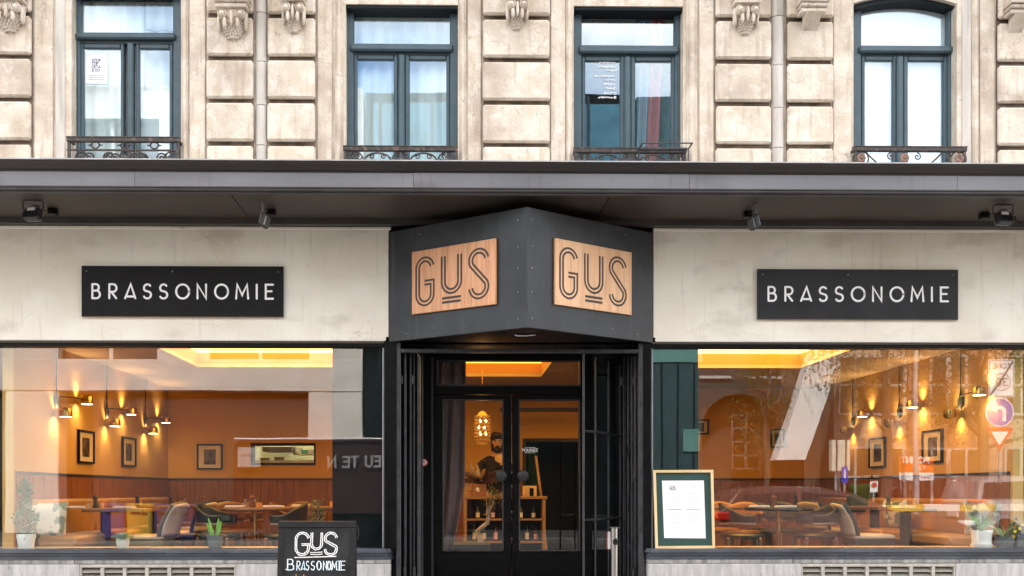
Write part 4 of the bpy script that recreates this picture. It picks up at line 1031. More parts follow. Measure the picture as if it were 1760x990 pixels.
# ================================================================== THE DINING ROOM
YB = 5.2
XL, XR = Xp(289, YB), Xp(1410, YB)
ZC = Zp(667, YB)
wall_m = mat('ochre_wall', (0.62, 0.325, 0.030), 0.75, var=0.0, scale=1.3, col2=(0.68, 0.37, 0.042), bump=.1, bscale=70)
wall_side = mat('warm_beige_wall', (0.58, 0.345, 0.10), 0.75, var=0.05, scale=1.5, bump=.1, bscale=70)
ceil_m = mat('ceiling_paint', (0.56, 0.40, 0.25), 0.8, var=0.04)
tray_m = mat('tray_paint', (0.60, 0.27, 0.06), 0.8, var=0.02)
floor_m = wood('dark_floor', (0.020, 0.016, 0.014), (0.035, 0.028, 0.024), .45, (2, 12, 1))
dado_m = mat('dado_rail', (.03, .022, .018), .5)
fl = struct(box('floor', floor_m, None, XL - .1, XR + .1, .0, YB + .1, -.12, 0.0))
# back wall with the kitchen hatch and a dark doorway
h0, h1 = Xp(432, YB), Xp(542, YB); hz0, hz1 = Zp(797, YB), Zp(763, YB)
d0, d1 = Xp(902, YB), Xp(1003, YB); dz = Zp(757, YB)
m = MB(); Y1 = YB + .12
m.box(XL - .1, h0, YB, Y1, 0, ZC + .3); m.box(h0, h1, YB, Y1, 0, hz0); m.box(h0, h1, YB, Y1, hz1, ZC + .3); m.box(h1, d0, YB, Y1, 0, ZC + .3)
m.box(d0, d1, YB, Y1, dz, ZC + .3); m.box(d1, XR + .1, YB, Y1, 0, ZC + .3)
bw = struct(m.build('back_wall', wall_m))
lw = struct(box('side_wall', wall_side, None, XL - .1, XL, .26, YB - .002, 0, ZC + .3))
rw = struct(box('side_wall', wall_side, None, XR, XR + .1, .26, YB - .002, 0, ZC + .3))
ZD = Zp(824, YB)
def planks(wall, axis, a0, a1, fixed, skip=None):
    n = int(round((a1 - a0) / .118)); w = (a1 - a0) / n
    for i in range(n):
        c = a0 + (i + .5) * w
        if skip and skip[0] < c < skip[1]: continue
        dpt = .018 + random.uniform(-.003, .003)
        if axis == 'x': o = MB().box(c - w / 2 + .0025, c + w / 2 - .0025, fixed - dpt, fixed - .001, .02, ZD - .012, .003)
        else:
            s = 1 if fixed < 0 else -1
            o = MB().box(fixed + s * .001, fixed + s * dpt, c - w / 2 + .0025, c + w / 2 - .0025, .02, ZD - .012, .003)
        o.build('plank', plank_m, wall)
    if axis == 'x':
        for x0, x1 in ((a0, skip[0]), (skip[1], a1)): MB().box(x0, x1, fixed - .035, fixed - .001, ZD - .011, ZD + .016, .004).build('dado_rail', dado_m, wall)
    else:
        s = 1 if fixed < 0 else -1
        MB().box(fixed + s * .001, fixed + s * .035, a0, a1, ZD - .011, ZD + .016, .004).build('dado_rail', dado_m, wall)
planks(bw, 'x', XL + .02, XR - .02, YB, (d0, d1)); planks(lw, 'y', .3, YB - .03, XL); planks(rw, 'y', .3, YB - .03, XR)
# ceiling with three lit trays
trays = [(Xp(340, 2.84), Xp(640, 2.84), .75, 2.84), (-.75, Xp(930, 3.76), 1.25, 3.76), (Xp(1130, 2.84), Xp(1375, 2.84), .75, 2.84)]
trays[0] = (trays[0][0], -1.0, .75, 2.84); trays[2] = (2.0, trays[2][1], .75, 2.84)
m = MB(); ys = sorted({.26, YB, .75, 1.25, 2.84, 3.76}); zc = ZC
for i in range(len(ys) - 1):
    ya, yb_ = ys[i], ys[i + 1]; mid = (ya + yb_) / 2; x = XL
    for t in trays:
        if t[2] < mid < t[3]: m.box(x, t[0], ya, yb_, zc, zc + .04); x = t[1]
    m.box(x, XR, ya, yb_, zc, zc + .04)
cl = struct(m.build('ceiling', ceil_m))
glow = mat('cove_glow', (.8, .6, .3), .8, var=0, emit=(1.0, .47, .085), estr=2.0)
glow_c = mat('centre_cove_glow', (.8, .6, .3), .8, var=0, emit=(1.0, .50, .07), estr=0.68)
for t in trays:
    m = MB(); h = .17; e = .03
    m.box(t[0] - e, t[0], t[2] - e, t[3] + e, zc + .041, zc + h); m.box(t[1], t[1] + e, t[2] - e, t[3] + e, zc + .041, zc + h)
    m.box(t[0], t[1], t[2] - e, t[2], zc + .041, zc + h); m.box(t[0], t[1], t[3], t[3] + e, zc + .041, zc + h)
    m.build('tray_side', tray_m, cl)
    box('tray_light', glow_c if t is trays[1] else glow, cl, t[0] - e, t[1] + e, t[2] - e, t[3] + e, zc + h + .001, zc + h + .02)
# boxed-in sides of the entrance
dark_panel = mat('dark_teal_panel', (.005, .009, .011), .5, var=.2, scale=3, spec=.1)
for x0, x1 in ((Xp(571, .12), xl - .1), (xr + .1, Xp(1200.5, .12))):
    struct(box('vestibule_panel', dark_panel, None, x0, x1, .13, YD + .1, .0, ZC - .01))
struct(box('vestibule_panel', dark_panel, None, Xp(1012, 1.05), xr + .1, YD + .1, YD + .16, 0, ZC - .01))
struct(box('header_wall', dark_panel, None, XL, XR, .16, .25, Zp(592, .16), ZC + .28))

# kitchen behind the hatch, dark passage behind the doorway
km = mat('kitchen_tile', (.62, .62, .42), .5, var=.05)
k = MB(); ky0, ky1 = YB + .125, YB + 1.6; kx0, kx1 = h0 - .8, h1 + .8
k.box(kx0, kx1, ky1, ky1 + .05, 0, 2.4); k.box(kx0 - .05, kx0, ky0, ky1, 0, 2.4); k.box(kx1, kx1 + .05, ky0, ky1, 0, 2.4); k.box(kx0, kx1, ky0, ky1, 2.3, 2.4); k.box(kx0, kx1, ky0, ky1, -.05, 0)
struct(k.build('kitchen_walls', km))
hf = thing('serving_hatch', 'black framed serving hatch in the ochre wall looking into the lit kitchen', 'hatch', ((h0 + h1) / 2, YB, hz0))
m = MB(); e = .035
m.box(h0 - .005, h1 + .005, YB - .02, YB + .13, hz0 - .02, hz0 + .012, .003); m.box(h0 - .005, h1 + .005, YB - .02, YB + .13, hz1 - .025, hz1 + .01, .003)
m.box(h0 - .005, h0 + .03, YB - .018, YB + .13, hz0, hz1, .003); m.box(h1 - .02, h1 + .005, YB - .018, YB + .13, hz0, hz1, .003); m.build('hatch_frame', black, hf)
kl = thing('kitchen_lamp', 'lit strip lamp on the kitchen ceiling behind the hatch', 'lamp', ((h0 + h1) / 2, YB + .8, 2.28))
box('lamp_tube', mat('tube_glow', (.9, .9, .8), .5, var=0, emit=(1, .93, .66), estr=9), kl, h0 - .2, h1 + .2, YB + .74, YB + .86, 2.26, 2.30)
hd = thing('extractor_hood', 'dark steel extractor hood seen through the serving hatch', 'hood', (Xp(480, 6.2), 6.2, 1.3))
m = MB(); m.box(Xp(455, 6.2), Xp(505, 6.2), 6.0, 6.6, Zp(777, 6.2), Zp(768, 6.2), .01); m.box(Xp(470, 6.2), Xp(490, 6.2), 6.2, 6.6, Zp(768, 6.2), 2.2); m.build('canopy', mat('hood_steel', (.09, .08, .07), .4, .4), hd)
sh = thing('kitchen_shelf', 'pale shelf with pans and boxes in the kitchen behind the hatch', 'shelf', (Xp(520, 6.4), 6.4, 1.4))
box('board', pale_wood, sh, Xp(505, 6.4), Xp(545, 6.4), 6.3, 6.6, Zp(782, 6.4), Zp(780, 6.4))
box('counter', mat('hood_steel'.replace('hood', 'counter'), (.35, .33, .28), .35, .7), sh, Xp(440, 6.0), Xp(545, 6.0), 5.8, 6.3, Zp(797, 6.0), Zp(792, 6.0))
for px, y0, y1, c, nm in ((512, 780, 770, (.45, .42, .33), 'pot'), (525, 780, 774, (.05, .25, .16), 'green_box'), (535, 780, 773, (.5, .45, .3), 'pot'), (480, 792, 786, (.12, .09, .05), 'pan'), (455, 792, 787, (.2, .15, .1), 'pan')):
    o = thing(nm, {'pot': 'pale stock pot on the kitchen shelf', 'green_box': 'small green box on the kitchen shelf', 'pan': 'dark pan on the kitchen counter'}[nm] + (' at the far end' if px in (535, 455) else ''), nm.replace('_', ' '), P(px, y0, 6.35 if y0 == 780 else 6.0))
    q = P(px, y0, 6.35 if y0 == 780 else 6.0); hh = Zp(y1, q.y) - q.z
    MB().lathe([(.001, 0), (.07, 0), (.08, hh), (.07, hh), (.065, .02), (.001, .02)], q, 14).build('vessel' if nm != 'green_box' else 'carton', mat('k_' + nm, c, .4), o, True)
k = MB(); k.box(d0 - .05, d1 + .05, YB + 1.2, YB + 1.25, 0, 2.4); k.box(d0 - .1, d0 - .05, YB + .125, YB + 1.25, 0, 2.4); k.box(d1 + .05, d1 + .1, YB + .125, YB + 1.25, 0, 2.4); k.box(d0 - .1, d1 + .1, YB + .125, YB + 1.25, 1.9, 1.95)
struct(k.build('passage_walls', mat('passage_dark', (.012, .016, .015), .7)))
gc = thing('passage_curtain', 'dark green curtain hanging in the passage at the back of the restaurant', 'curtain', (Xp(912, YB + .3), YB + .3, 0))
drape(gc, 'curtain_cloth', mat('green_cloth', (.01, .07, .055), .8, var=.2), d0 + .02, d0 + .22, YB + .3, .3, dz + .15, .02, 3)
dfm = part('x', bld); bpy.data.objects.remove(dfm)
df = thing('doorway_frame', 'dark timber frame round the passage doorway behind the entrance', 'frame', (d0, YB, 0))
m = MB(); m.box(d0 - .03, d0 + .02, YB - .025, YB + .12, 0, dz + .03, .004); m.box(d1 - .02, d1 + .03, YB - .025, YB + .12, 0, dz + .03, .004); m.box(d0 + .02, d1 - .02, YB - .022, YB + .12, dz - .02, dz + .03, .004); m.build('casing', dado_m, df)
struct(box('ceiling_beam', dado_m, None, Xp(860, 4.6), Xp(1003, 4.6), 4.55, 4.7, Zp(707, 4.6), Zp(701, 4.6)))

# ------------------------------------------------------------------ wall lamps
brass = mat('lamp_brass', (.60, .40, .13), .25, 1.0, var=.12, scale=20)
cable_m = mat('lamp_cable', (.02, .018, .016), .5)
bulb = mat('bulb_glow', (1, .9, .7), .5, var=0, emit=(1, .74, .40), estr=9)
spot_d = bpy.data.lights.new('lamp_spot', 'SPOT'); spot_d.energy = 3.2; spot_d.color = (1, .62, .27); spot_d.spot_size = R(124); spot_d.spot_blend = 1.0; spot_d.shadow_soft_size = .045
def wall_lamp(up):
    root = thing('wall_lamp', 'x', 'wall lamp', (0, 0, 0), 'twin brass wall lamps')
    ZP = 1.84
    MB().tube([(.018, 0, ZP), (.018, 0, ZC + .01)], .006, 6).build('cable', cable_m, root, local=True)
    m = MB(); m.ball((.02, 0, ZP), (.022, .045, .075), 14, 10); m.tube([(.02, 0, ZP + .06), (.02, 0, ZP + .12)], [.014, .008], 8); m.build('wall_plate', cable_m, root, True, True)
    for (yy, zz, low) in ((-.02, -.115, True), (.56, .065, False)):
        hx = .12
        m = MB()
        if low: m.tube([(.03, 0, ZP - .03), (.07, -.01, ZP - .07), (hx, yy, ZP + zz + .02)], .006, 6)
        else: m.tube([(.03, 0, ZP + .05), (.10, .2, ZP + .06), (hx, yy - .05, ZP + zz)], .006, 6)
        m.build('arm', cable_m, root, True, True)
        f = -1 if (up and low) else 1
        hd_ = MB(); pr = [(.001, .05), (.035, .05), (.056, .038), (.062, .015), (.062, -.045), (.058, -.045), (.058, -.038), (.001, -.038)]
        hd_.lathe([(r, z * f) for r, z in pr], (hx, yy, ZP + zz), 20); h_ = hd_.build('lamp_head', brass, root, True, True)
        b = MB(); b.lathe([(.001, -.0385 * f), (.056, -.0385 * f), (.056, -.044 * f), (.001, -.044 * f)], (hx, yy, ZP + zz), 16); b.build('bulb', bulb, h_, False, True)
        for s in (1, -1):
            lo = bpy.data.objects.new('lamp_spot', spot_d); COL.objects.link(lo); lo.parent = root
            lo.location = (.048, yy, ZP + zz + s * .035); lo.rotation_euler = (0, R(180) if s > 0 else 0, 0)
            lo.rotation_euler = (0, R(168) if s > 0 else R(12), 0) if False else ((R(180), 0, 0) if s > 0 else (0, 0, 0))
    return root
lamp_l = wall_lamp(False); lamp_r = wall_lamp(True)
lp = [PXX(94, XL).y, PXX(181, XL).y, PXX(248, XL).y]; rp = [PXX(1654, XR).y, PXX(1548, XR).y, PXX(1468, XR).y]
ll = ['twin brass wall lamp nearest the window on the left side wall', 'middle twin brass wall lamp on the left side wall, over the gap between two pictures', 'twin brass wall lamp deepest in the room on the left side wall']
lr = ['twin brass wall lamp nearest the window on the right side wall', 'middle twin brass wall lamp on the right side wall, its low head turned up', 'twin brass wall lamp deepest in the room on the right side wall']
for i in range(3):
    for pr, ys_, x, rz, lab in ((lamp_l, lp, XL, 0, ll), (lamp_r, rp, XR, math.pi, lr)):
        o = pr if i == 0 else copy_tree(pr)
        o.location = (x, ys_[i], 0); o.rotation_euler = (0, 0, rz); o['label'] = lab[i]

# ------------------------------------------------------------------ pictures
mat_card = mat('picture_mount', (.72, .62, .48), .8, var=.02)
def picture(pts, label, seed):
    """pts: two bottom-left / top-right world points of the frame on a wall"""
    (x0, y0, z0), (x1, y1, z1) = pts; root = thing('framed_picture', label, 'picture', ((x0 + x1) / 2, (y0 + y1) / 2, z0), 'framed pictures')
    d = Vector((x1 - x0, y1 - y0, 0)); W = d.length; d.normalize(); n = Vector((d.y, -d.x, 0))      # n: into the room
    M = Matrix(((d.x, -n.x, 0, x0), (d.y, -n.y, 0, y0), (0, 0, 1, z0), (0, 0, 0, 1))); H = z1 - z0; f = .022
    m = MB(); m.box(0, f, -.03, -.002, 0, H, .002, M); m.box(W - f, W, -.03, -.002, 0, H, .002, M); m.box(f, W - f, -.03, -.002, 0, f, .002, M); m.box(f, W - f, -.03, -.002, H - f, H, .002, M)
    m.build('picture_frame', black, root)
    MB().box(f, W - f, -.012, -.003, f, H - f, 0, M).build('mount', mat_card, root)
    pm = mat('picture_print_%d' % seed, (.012, .010, .009), .5, var=0, scale=9 + seed, col2=(.16, .11, .08), lo=.42, hi=.62)
    MB().box(W * .27, W * .73, -.0135, -.0122, H * .2, H * .78, 0, M).build('print', pm, root)
def wallpic(X, pa, pb, ya, yb, label, s):
    a, b = PXX(pa, X), PXX(pb, X)
    z1, z0 = (PXX(pa, X, ya[0]).z + PXX(pb, X, ya[1]).z) / 2, (PXX(pa, X, yb[0]).z + PXX(pb, X, yb[1]).z) / 2
    picture(((X, a.y, z0), (X, b.y, z1)), label, s)
wallpic(XL + .002, 132, 159, (738, 742), (795, 798), 'tall framed picture nearest the window on the left side wall', 1)
wallpic(XL + .002, 208, 231, (750, 753), (801, 803), 'framed picture deepest on the left side wall, near the corner', 2)
wallpic(XR - .002, 1496, 1524, (754, 750), (803, 805), 'framed picture deepest on the right side wall, under the middle lamp', 3)
wallpic(XR - .002, 1588, 1622, (741, 737), (795, 797), 'tall framed picture nearest the window on the right side wall', 4)
def backpic(pa, pb, ya, yb, label, s):
    a, b = P(pa, yb, YB), P(pb, ya, YB); picture(((a.x, YB - .002, a.z), (b.x, YB - .002, b.z)), label, s)
backpic(339, 383, 763, 807, 'nearly square framed picture on the back wall left of the serving hatch', 5)
backpic(1186, 1218, 721, 747, 'small framed picture on the back wall beside the dark panel of the right window', 6)
backpic(1324, 1348, 737, 770, 'small upright framed picture on the back wall of the right room', 7)

# ------------------------------------------------------------------ benches
leather = mat('tan_leather', (.40, .22, .09), .42, var=.08, scale=4, bump=.06, bscale=60)
bench_base = mat('bench_plinth', (.05, .04, .035), .6)
def bench(X, s, label):
    root = thing('banquette', label, 'bench', (X, .5, 0), 'leather banquettes along the side walls')
    y0, y1 = .45, YB - .05; n = 3; L_ = (y1 - y0) / n
    MB().box(X + s * .022, X + s * .42, y0 + .02, y1 - .02, .0, .38, .006).build('plinth', plank_m, root)
    for i in range(n):
        ya, yb_ = y0 + i * L_ + .004, y0 + (i + 1) * L_ - .004
        MB().box(X + s * .13, X + s * .50, ya, yb_, .382, .50, .028).build('seat_cushion', leather, root, True)
        MB().box(X + s * .022, X + s * .125, ya, yb_, .47, .845, .03).build('back_cushion', leather, root, True)
bench(XL, 1, 'tan leather banquette along the left side wall'); bench(XR, -1, 'tan leather banquette along the right side wall')
def pillow(name, label, c, w, h, rz, tilt, m):
    o = thing(name, label, 'pillow', c)
    Mx = Tm(c, rx=tilt, rz=rz)
    def fn(sgn):
        def f(u, v):
            a, b = u * 2 - 1, v * 2 - 1; t = (max(0, 1 - a ** 4) * max(0, 1 - b ** 4)) ** .5
            return Mx @ Vector((a * w / 2 * (1 - .06 * (1 - b * b)), sgn * .085 * t, h / 2 + b * h / 2 * (1 - .06 * (1 - a * a))))
        return f
    mb = MB(); mb.grid(fn(1), 14, 14); mb.grid(fn(-1), 14, 14); mb.build('cover', m, o, True)
leafprint = mat('leaf_print_cotton', (.66, .70, .64), .85, var=0, scale=9, col2=(.20, .30, .26), lo=.50, hi=.56, detail=2)
greyprint = mat('grey_print_cotton', (.55, .56, .55), .85, var=0, scale=9, col2=(.12, .16, .15), lo=.48, hi=.56, detail=3)
greenp = mat('green_velvet', (.05, .09, .04), .9, var=.2)
pillow('scatter_pillow', 'white pillow with green leaf print on the left banquette beside the tall ivy', P(76, 922, .62) + Vector((0, 0, -.02)), .40, .36, R(35), R(14), leafprint)
pillow('scatter_pillow', 'grey leaf print pillow behind the white pot in the right window', P(1692, 922, .62) + Vector((0, 0, 0)), .36, .36, R(-35), R(14), greyprint)
pillow('scatter_pillow', 'dark green pillow leaning on the right banquette near the back wall', P(1487, 882, 3.4), .40, .38, R(-60), R(10), greenp)
pillow('scatter_pillow', 'small floral pillow on the right banquette behind the pedestal table', P(1545, 908, 2.0), .34, .32, R(-70), R(10), greyprint)

# ------------------------------------------------------------------ tables and what stands on them
navy = mat('navy_paint', (.010, .022, .060), .4); dgreen = mat('bottle_green_paint', (.008, .035, .032), .4)
def bench_table(x0, x1, y0, y1, ped, label, col, group='pedestal tables at the banquettes'):
    z = .75; c = ((x0 + x1) / 2, (y0 + y1) / 2, 0)
    root = thing('pedestal_table', label, 'table', c, group)
    MB().box(x0, x1, y0, y1, z - .035, z, .006).build('table_top', walnut, root)
    MB().box(ped - .035, ped + .035, c[1] - .06, c[1] + .06, .03, z - .036, .006).build('pedestal', col, root)
    MB().box(ped - .20, ped + .20, c[1] - .22, c[1] + .22, 0, .029, .006).build('base', col, root)
bench_table(XL + .35, Xp(262, 1.3), 1.0, 1.62, Xp(181, 1.3), 'walnut table on a navy pedestal at the left banquette, nearest the window', navy)
bench_table(XL + .35, Xp(300, 2.55), 2.3, 2.9, Xp(262, 2.6), 'walnut table on a navy pedestal at the left banquette, second from the window', navy)
bench_table(XL + .35, Xp(345, 3.9), 3.6, 4.2, Xp(300, 3.9), 'walnut table on a navy pedestal at the left banquette, near the back wall', navy)
bench_table(Xp(1531, 1.3), XR - .35, 1.0, 1.62, Xp(1557, 1.3), 'walnut table on a dark green pedestal at the right banquette, nearest the window', dgreen)
bench_table(Xp(1440, 2.6), XR - .35, 2.3, 2.9, Xp(1503, 2.6), 'walnut table on a dark green pedestal at the right banquette, second from the window', dgreen)
bench_table(Xp(1423, 3.9), XR - .35, 3.6, 4.2, Xp(1446, 3.9), 'walnut table on a dark green pedestal at the right banquette, near the back wall', dgreen)
bench_table(Xp(495, 2.5), Xp(590, 2.5), 2.2, 2.8, Xp(550, 2.5), 'walnut table beside the boxed-in entrance in the left room', navy, None)
bench_table(Xp(1190, 2.3), Xp(1264, 2.3), 2.0, 2.6, Xp(1215, 2.3), 'pale edged table beside the dark panel in the right room', dgreen, None)
def round_table(px, label, topm):
    c = P(px, 845, 1.7); root = thing('round_table', label, 'table', (c.x, 1.7, 0), 'round tables on brass stems')
    MB().lathe([(.001, .715), (.35, .715), (.362, .725), (.362, .742), (.355, .75), (.001, .75)], (c.x, 1.7, 0), 40).build('table_top', topm, root, True)
    MB().lathe([(.022, .02), (.022, .69), (.05, .714)], (c.x, 1.7, 0), 14).build('stem', brass_strip, root, True)
    MB().lathe([(.001, 0), (.2, 0), (.2, .012), (.03, .03), (.001, .03)], (c.x, 1.7, 0), 24).build('base', brass_strip, root, True)
    return c.x
rx1 = round_table(439, 'round dark walnut table on a brass stem in the left room', walnut)
rx2 = round_table(1338, 'round black table on a brass stem in the right room', mat('black_top', (.02, .026, .027), .3))
mill_m = mat('mill_black', (.02, .015, .012), .35); mill_w = mat('mill_brown', (.16, .06, .035), .35)
clear = glass('drinking_glass', 1.5, (.96, .97, .97), 0)
def proto_mill(m):
    r = thing('pepper_mill', 'x', 'pepper mill'); b = MB()
    b.lathe([(.001, 0), (.026, 0), (.027, .02), (.018, .05), (.024, .075), (.016, .085)], (0, 0, 0), 14); b.build('mill_body', m, r, True, True)
    b = MB(); b.lathe([(.012, .085), (.026, .095), (.028, .11), (.018, .125), (.001, .128)], (0, 0, 0), 14); b.ball((0, 0, .133), .007, 8, 6); b.build('mill_head', m, r, True, True); return r
def proto_glass():
    r = thing('tumbler', 'x', 'glass'); b = MB(); b.lathe([(.001, 0), (.028, 0), (.040, .03), (.042, .055), (.034, .095), (.032, .095), (.039, .055), (.037, .03), (.026, .006), (.001, .006)], (0, 0, 0), 18); b.build('bowl', clear, r, True, True); return r
napk = mat('napkin_cotton', (.72, .72, .76), .9, var=.04)
def proto_napkin():
    r = thing('folded_napkin', 'x', 'napkin'); b = MB()
    b.box(-.11, .11, -.05, .05, 0, .012, .005); b.box(-.10, .105, -.048, .045, .0125, .022, .004); b.build('cloth', napk, r, False, True); return r
def proto_candle():
    r = thing('candle_glass', 'x', 'candle'); b = MB(); b.lathe([(.001, 0), (.03, 0), (.032, .055), (.029, .055), (.027, .006), (.001, .006)], (0, 0, 0), 16)
    b.build('holder', mat('amber_glass', (.75, .36, .08), .2, var=.1), r, True, True); b = MB(); b.lathe([(.001, .007), (.025, .007), (.025, .03), (.001, .032)], (0, 0, 0), 12); b.build('wax', mat('wax', (.85, .62, .3), .5), r, True, True); return r
def place(protos, lst, group):
    for i, (px, y, lab) in enumerate(lst):
        o = protos if i == 0 else copy_tree(protos); o.location = (Xp(px, y), y, .751); o['label'] = lab; o['group'] = group; o.rotation_euler = (0, 0, random.uniform(-.3, .3))
place(proto_mill(mill_m), [(164, 1.35, 'black pepper mill on the left banquette table nearest the window'), (236, 2.5, 'black pepper mill on the second left banquette table'), (293, 3.8, 'black pepper mill on the left banquette table near the back wall'),
    (1368, 3.9, 'black pepper mill left of the right banquette, far back in the room'), (1458, 2.5, 'black pepper mill on the second right banquette table'), (1527, 1.45, 'black pepper mill on the right banquette table nearest the window')], 'pepper mills')
place(proto_mill(mill_w), [(434, 1.68, 'brown pepper mill on the round walnut table'), (1330, 1.62, 'brown pepper mill on the round black table'), (345, 3.9, 'brown pepper mill deep in the left room near the corner')], 'pepper mills')
place(proto_glass(), [(154, 1.25, 'tumbler left of the mill on the nearest left banquette table'), (196, 1.30, 'tumbler right of the mill on the nearest left banquette table'), (264, 2.6, 'tumbler on the second left banquette table'), (423, 1.60, 'tumbler left of the brown mill on the round walnut table'), (441, 1.78, 'tumbler right of the brown mill on the round walnut table'), (316, 3.8, 'tumbler on the left banquette table near the back wall')], 'tumblers on the tables')
place(proto_candle(), [(174, 1.4, 'amber candle glass on the nearest left banquette table'), (445, 1.62, 'amber candle glass on the round walnut table'), (571, 2.45, 'amber candle glass on the table beside the boxed-in entrance')], 'candle glasses')
place(proto_napkin(), [(127, 1.2, 'folded napkin at the left end of the nearest left banquette table'), (214, 1.2, 'folded napkin at the right end of the nearest left banquette table'), (404, 1.62, 'folded napkin at the left of the round walnut table'), (470, 1.65, 'folded napkin at the right of the round walnut table'), (518, 2.35, 'folded napkin on the table beside the boxed-in entrance'), (1305, 1.55, 'folded napkin at the left of the round black table'), (1350, 1.5, 'folded napkin at the right of the round black table'), (1555, 1.2, 'folded napkin on the right banquette table nearest the window')], 'folded napkins')

# ------------------------------------------------------------------ chairs
cream = mat('cream_upholstery', (.62, .53, .42), .75, var=.05, scale=6, bump=.1, bscale=140)
def side_chair(fm, lab):
    r = thing('dining_chair', lab, 'chair', group='upholstered dining chairs')
    MB().box(-.21, .21, -.21, .21, .425, .48, .02).build('seat', cream, r, True, True)
    MB().box(-.20, .20, -.20, .20, .37, .424, .006).build('seat_frame', fm, r, False, True)
    for x in (-.18, .18):
        for y in (-.18, .18): MB().tube([(x * 1.05, y * 1.05, 0), (x, y, .372)], [.013, .020], 8).build('leg', fm, r, True, True)
    def bk(off):
        def fn(u, v):
            a = (u - .5) * 2; z = .47 + .31 * v; w = .205 * (1 - .12 * v ** 3)
            x = .19 + .03 * v + .10 * v * v - .035 * (1 - a * a) * -1 - .03 + off
            return Vector((x, a * w, z + .02 * (1 - a * a) * v))
        return fn
    o = MB().grid(bk(0), 12, 10).build('back_cushion', cream, r, True, True); md = o.modifiers.new('thickness', 'SOLIDIFY'); md.thickness = .03
    o = MB().grid(bk(.036), 12, 10).build('back_shell', cream, r, True, True); md = o.modifiers.new('thickness', 'SOLIDIFY'); md.thickness = .014
    f = bk(.012); e = [f(0, v / 10) for v in range(11)] + [f(u / 12, 1) for u in range(1, 12)] + [f(1, v / 10) for v in range(10, -1, -1)]
    MB().tube(e, .021, 8).build('back_frame', fm, r, True, True)
    return r
cfl = side_chair(mat('chair_olive_tint', (.16, .13, .05), .4), 'cream upholstered chair with olive tinted frame at the nearest left banquette table'); cfl.location = (Xp(262, 1.3), 1.28, 0); cfl.rotation_euler = (0, 0, R(-9))  # olive is the yellow bin's reflection put into the frame colour
c2 = side_chair(navy, 'navy framed chair with cream back at the second left banquette table'); c2.location = (Xp(316, 2.3), 2.3, 0); c2.rotation_euler = (0, 0, R(-8))
c3 = side_chair(dgreen, 'cream chair with dark green frame at the nearest right banquette table'); c3.location = (Xp(1490, 1.35), 1.32, 0); c3.rotation_euler = (0, 0, R(177))
c4 = again(c3, (Xp(1425, 3.0), 3.0, 0), R(200), 'dark green framed cream chair at the second right banquette table'); again(c2, (Xp(350, 3.75), 3.7, 0), R(-15), 'navy framed chair at the left banquette table near the back wall')
def arm_chair(fm, wm, lab):
    r = thing('arm_chair', lab, 'chair', group='round backed arm chairs')
    MB().lathe([(.001, .43), (.20, .43), (.225, .445), (.225, .465), (.20, .485), (.001, .49)], (0, 0, 0), 26).build('seat', fm, r, True, True)
    for a in (45, 135, 225, 315):
        c, s = math.cos(R(a)), math.sin(R(a)); top = .44
        MB().tube([(c * .25, s * .25, 0), (c * .225, s * .225, .42), (c * .225, s * .24, top)], [.013, .020, .017], 8).build('leg', wm, r, True, True)
    def band(u, v):
        a = R(-118 + 236 * u); rr_ = .225 + .02 * v; hgt = .08 + .14 * max(0, math.cos(a)) ** 1.5
        return Vector((rr_ * math.cos(a), rr_ * math.sin(a) * 1.03, .62 - hgt * .35 + hgt * v + .04 * max(0, math.cos(a))))
    o = MB().grid(band, 28, 6).build('back_band', fm, r, True, True); md = o.modifiers.new('thickness', 'SOLIDIFY'); md.thickness = .028
    MB().tube([band(u / 28, 0) + Vector((0, 0, -.008)) for u in range(29)], .016, 8).build('arm_rail', wm, r, True, True)
    return r
brown_l = mat('brown_leather', (.13, .06, .03), .4, var=.1); black_l = mat('dark_green_leather', (.018, .026, .024), .35, var=.1); tan_l = mat('amber_leather', (.36, .18, .06), .4, var=.1)
A1 = arm_chair(black_l, leg_wood, 'black arm chair with bare wood legs left of the round walnut table'); A1.location = (Xp(376, 1.45), 1.45, 0); A1.rotation_euler = (0, 0, R(170))
A2 = arm_chair(brown_l, leg_wood, 'brown arm chair behind the round walnut table, left one of two'); A2.location = (Xp(392, 2.5), 2.5, 0); A2.rotation_euler = (0, 0, R(95))
again(A2, (Xp(415, 2.65), 2.7, 0), R(75), 'brown arm chair behind the round walnut table, right one of two')
again(A1, (Xp(489, 1.4), 1.4, 0), R(0), 'black arm chair right of the round walnut table, half hidden by the chalkboard')
A3 = again(A2, (Xp(500, 2.3), 2.3, 0), R(180), 'brown arm chair at the table beside the boxed-in entrance')
again(A2, (Xp(520, 3.2), 3.2, 0), R(100), 'brown arm chair against the planks behind the entrance table')
B1 = arm_chair(black_l, leg_wood, 'black arm chair left of the round black table'); B1.location = (Xp(1276, 1.4), 1.4, 0); B1.rotation_euler = (0, 0, R(170))
B2 = arm_chair(tan_l, leg_wood, 'amber leather arm chair behind the left side of the round black table'); B2.location = (Xp(1272, 2.2), 2.2, 0); B2.rotation_euler = (0, 0, R(60))
again(B1, (Xp(1400, 1.4), 1.4, 0), R(5), 'black arm chair right of the round black table')
again(B1, (Xp(1308, 2.6), 2.6, 0), R(100), 'black arm chair behind the round black table, left one of two'); again(B1, (Xp(1345, 2.75), 2.75, 0), R(80), 'black arm chair behind the round black table, right one of two')
again(B2, (Xp(1238, 2.9), 2.9, 0), R(80), 'amber leather arm chair beyond the pale edged table')

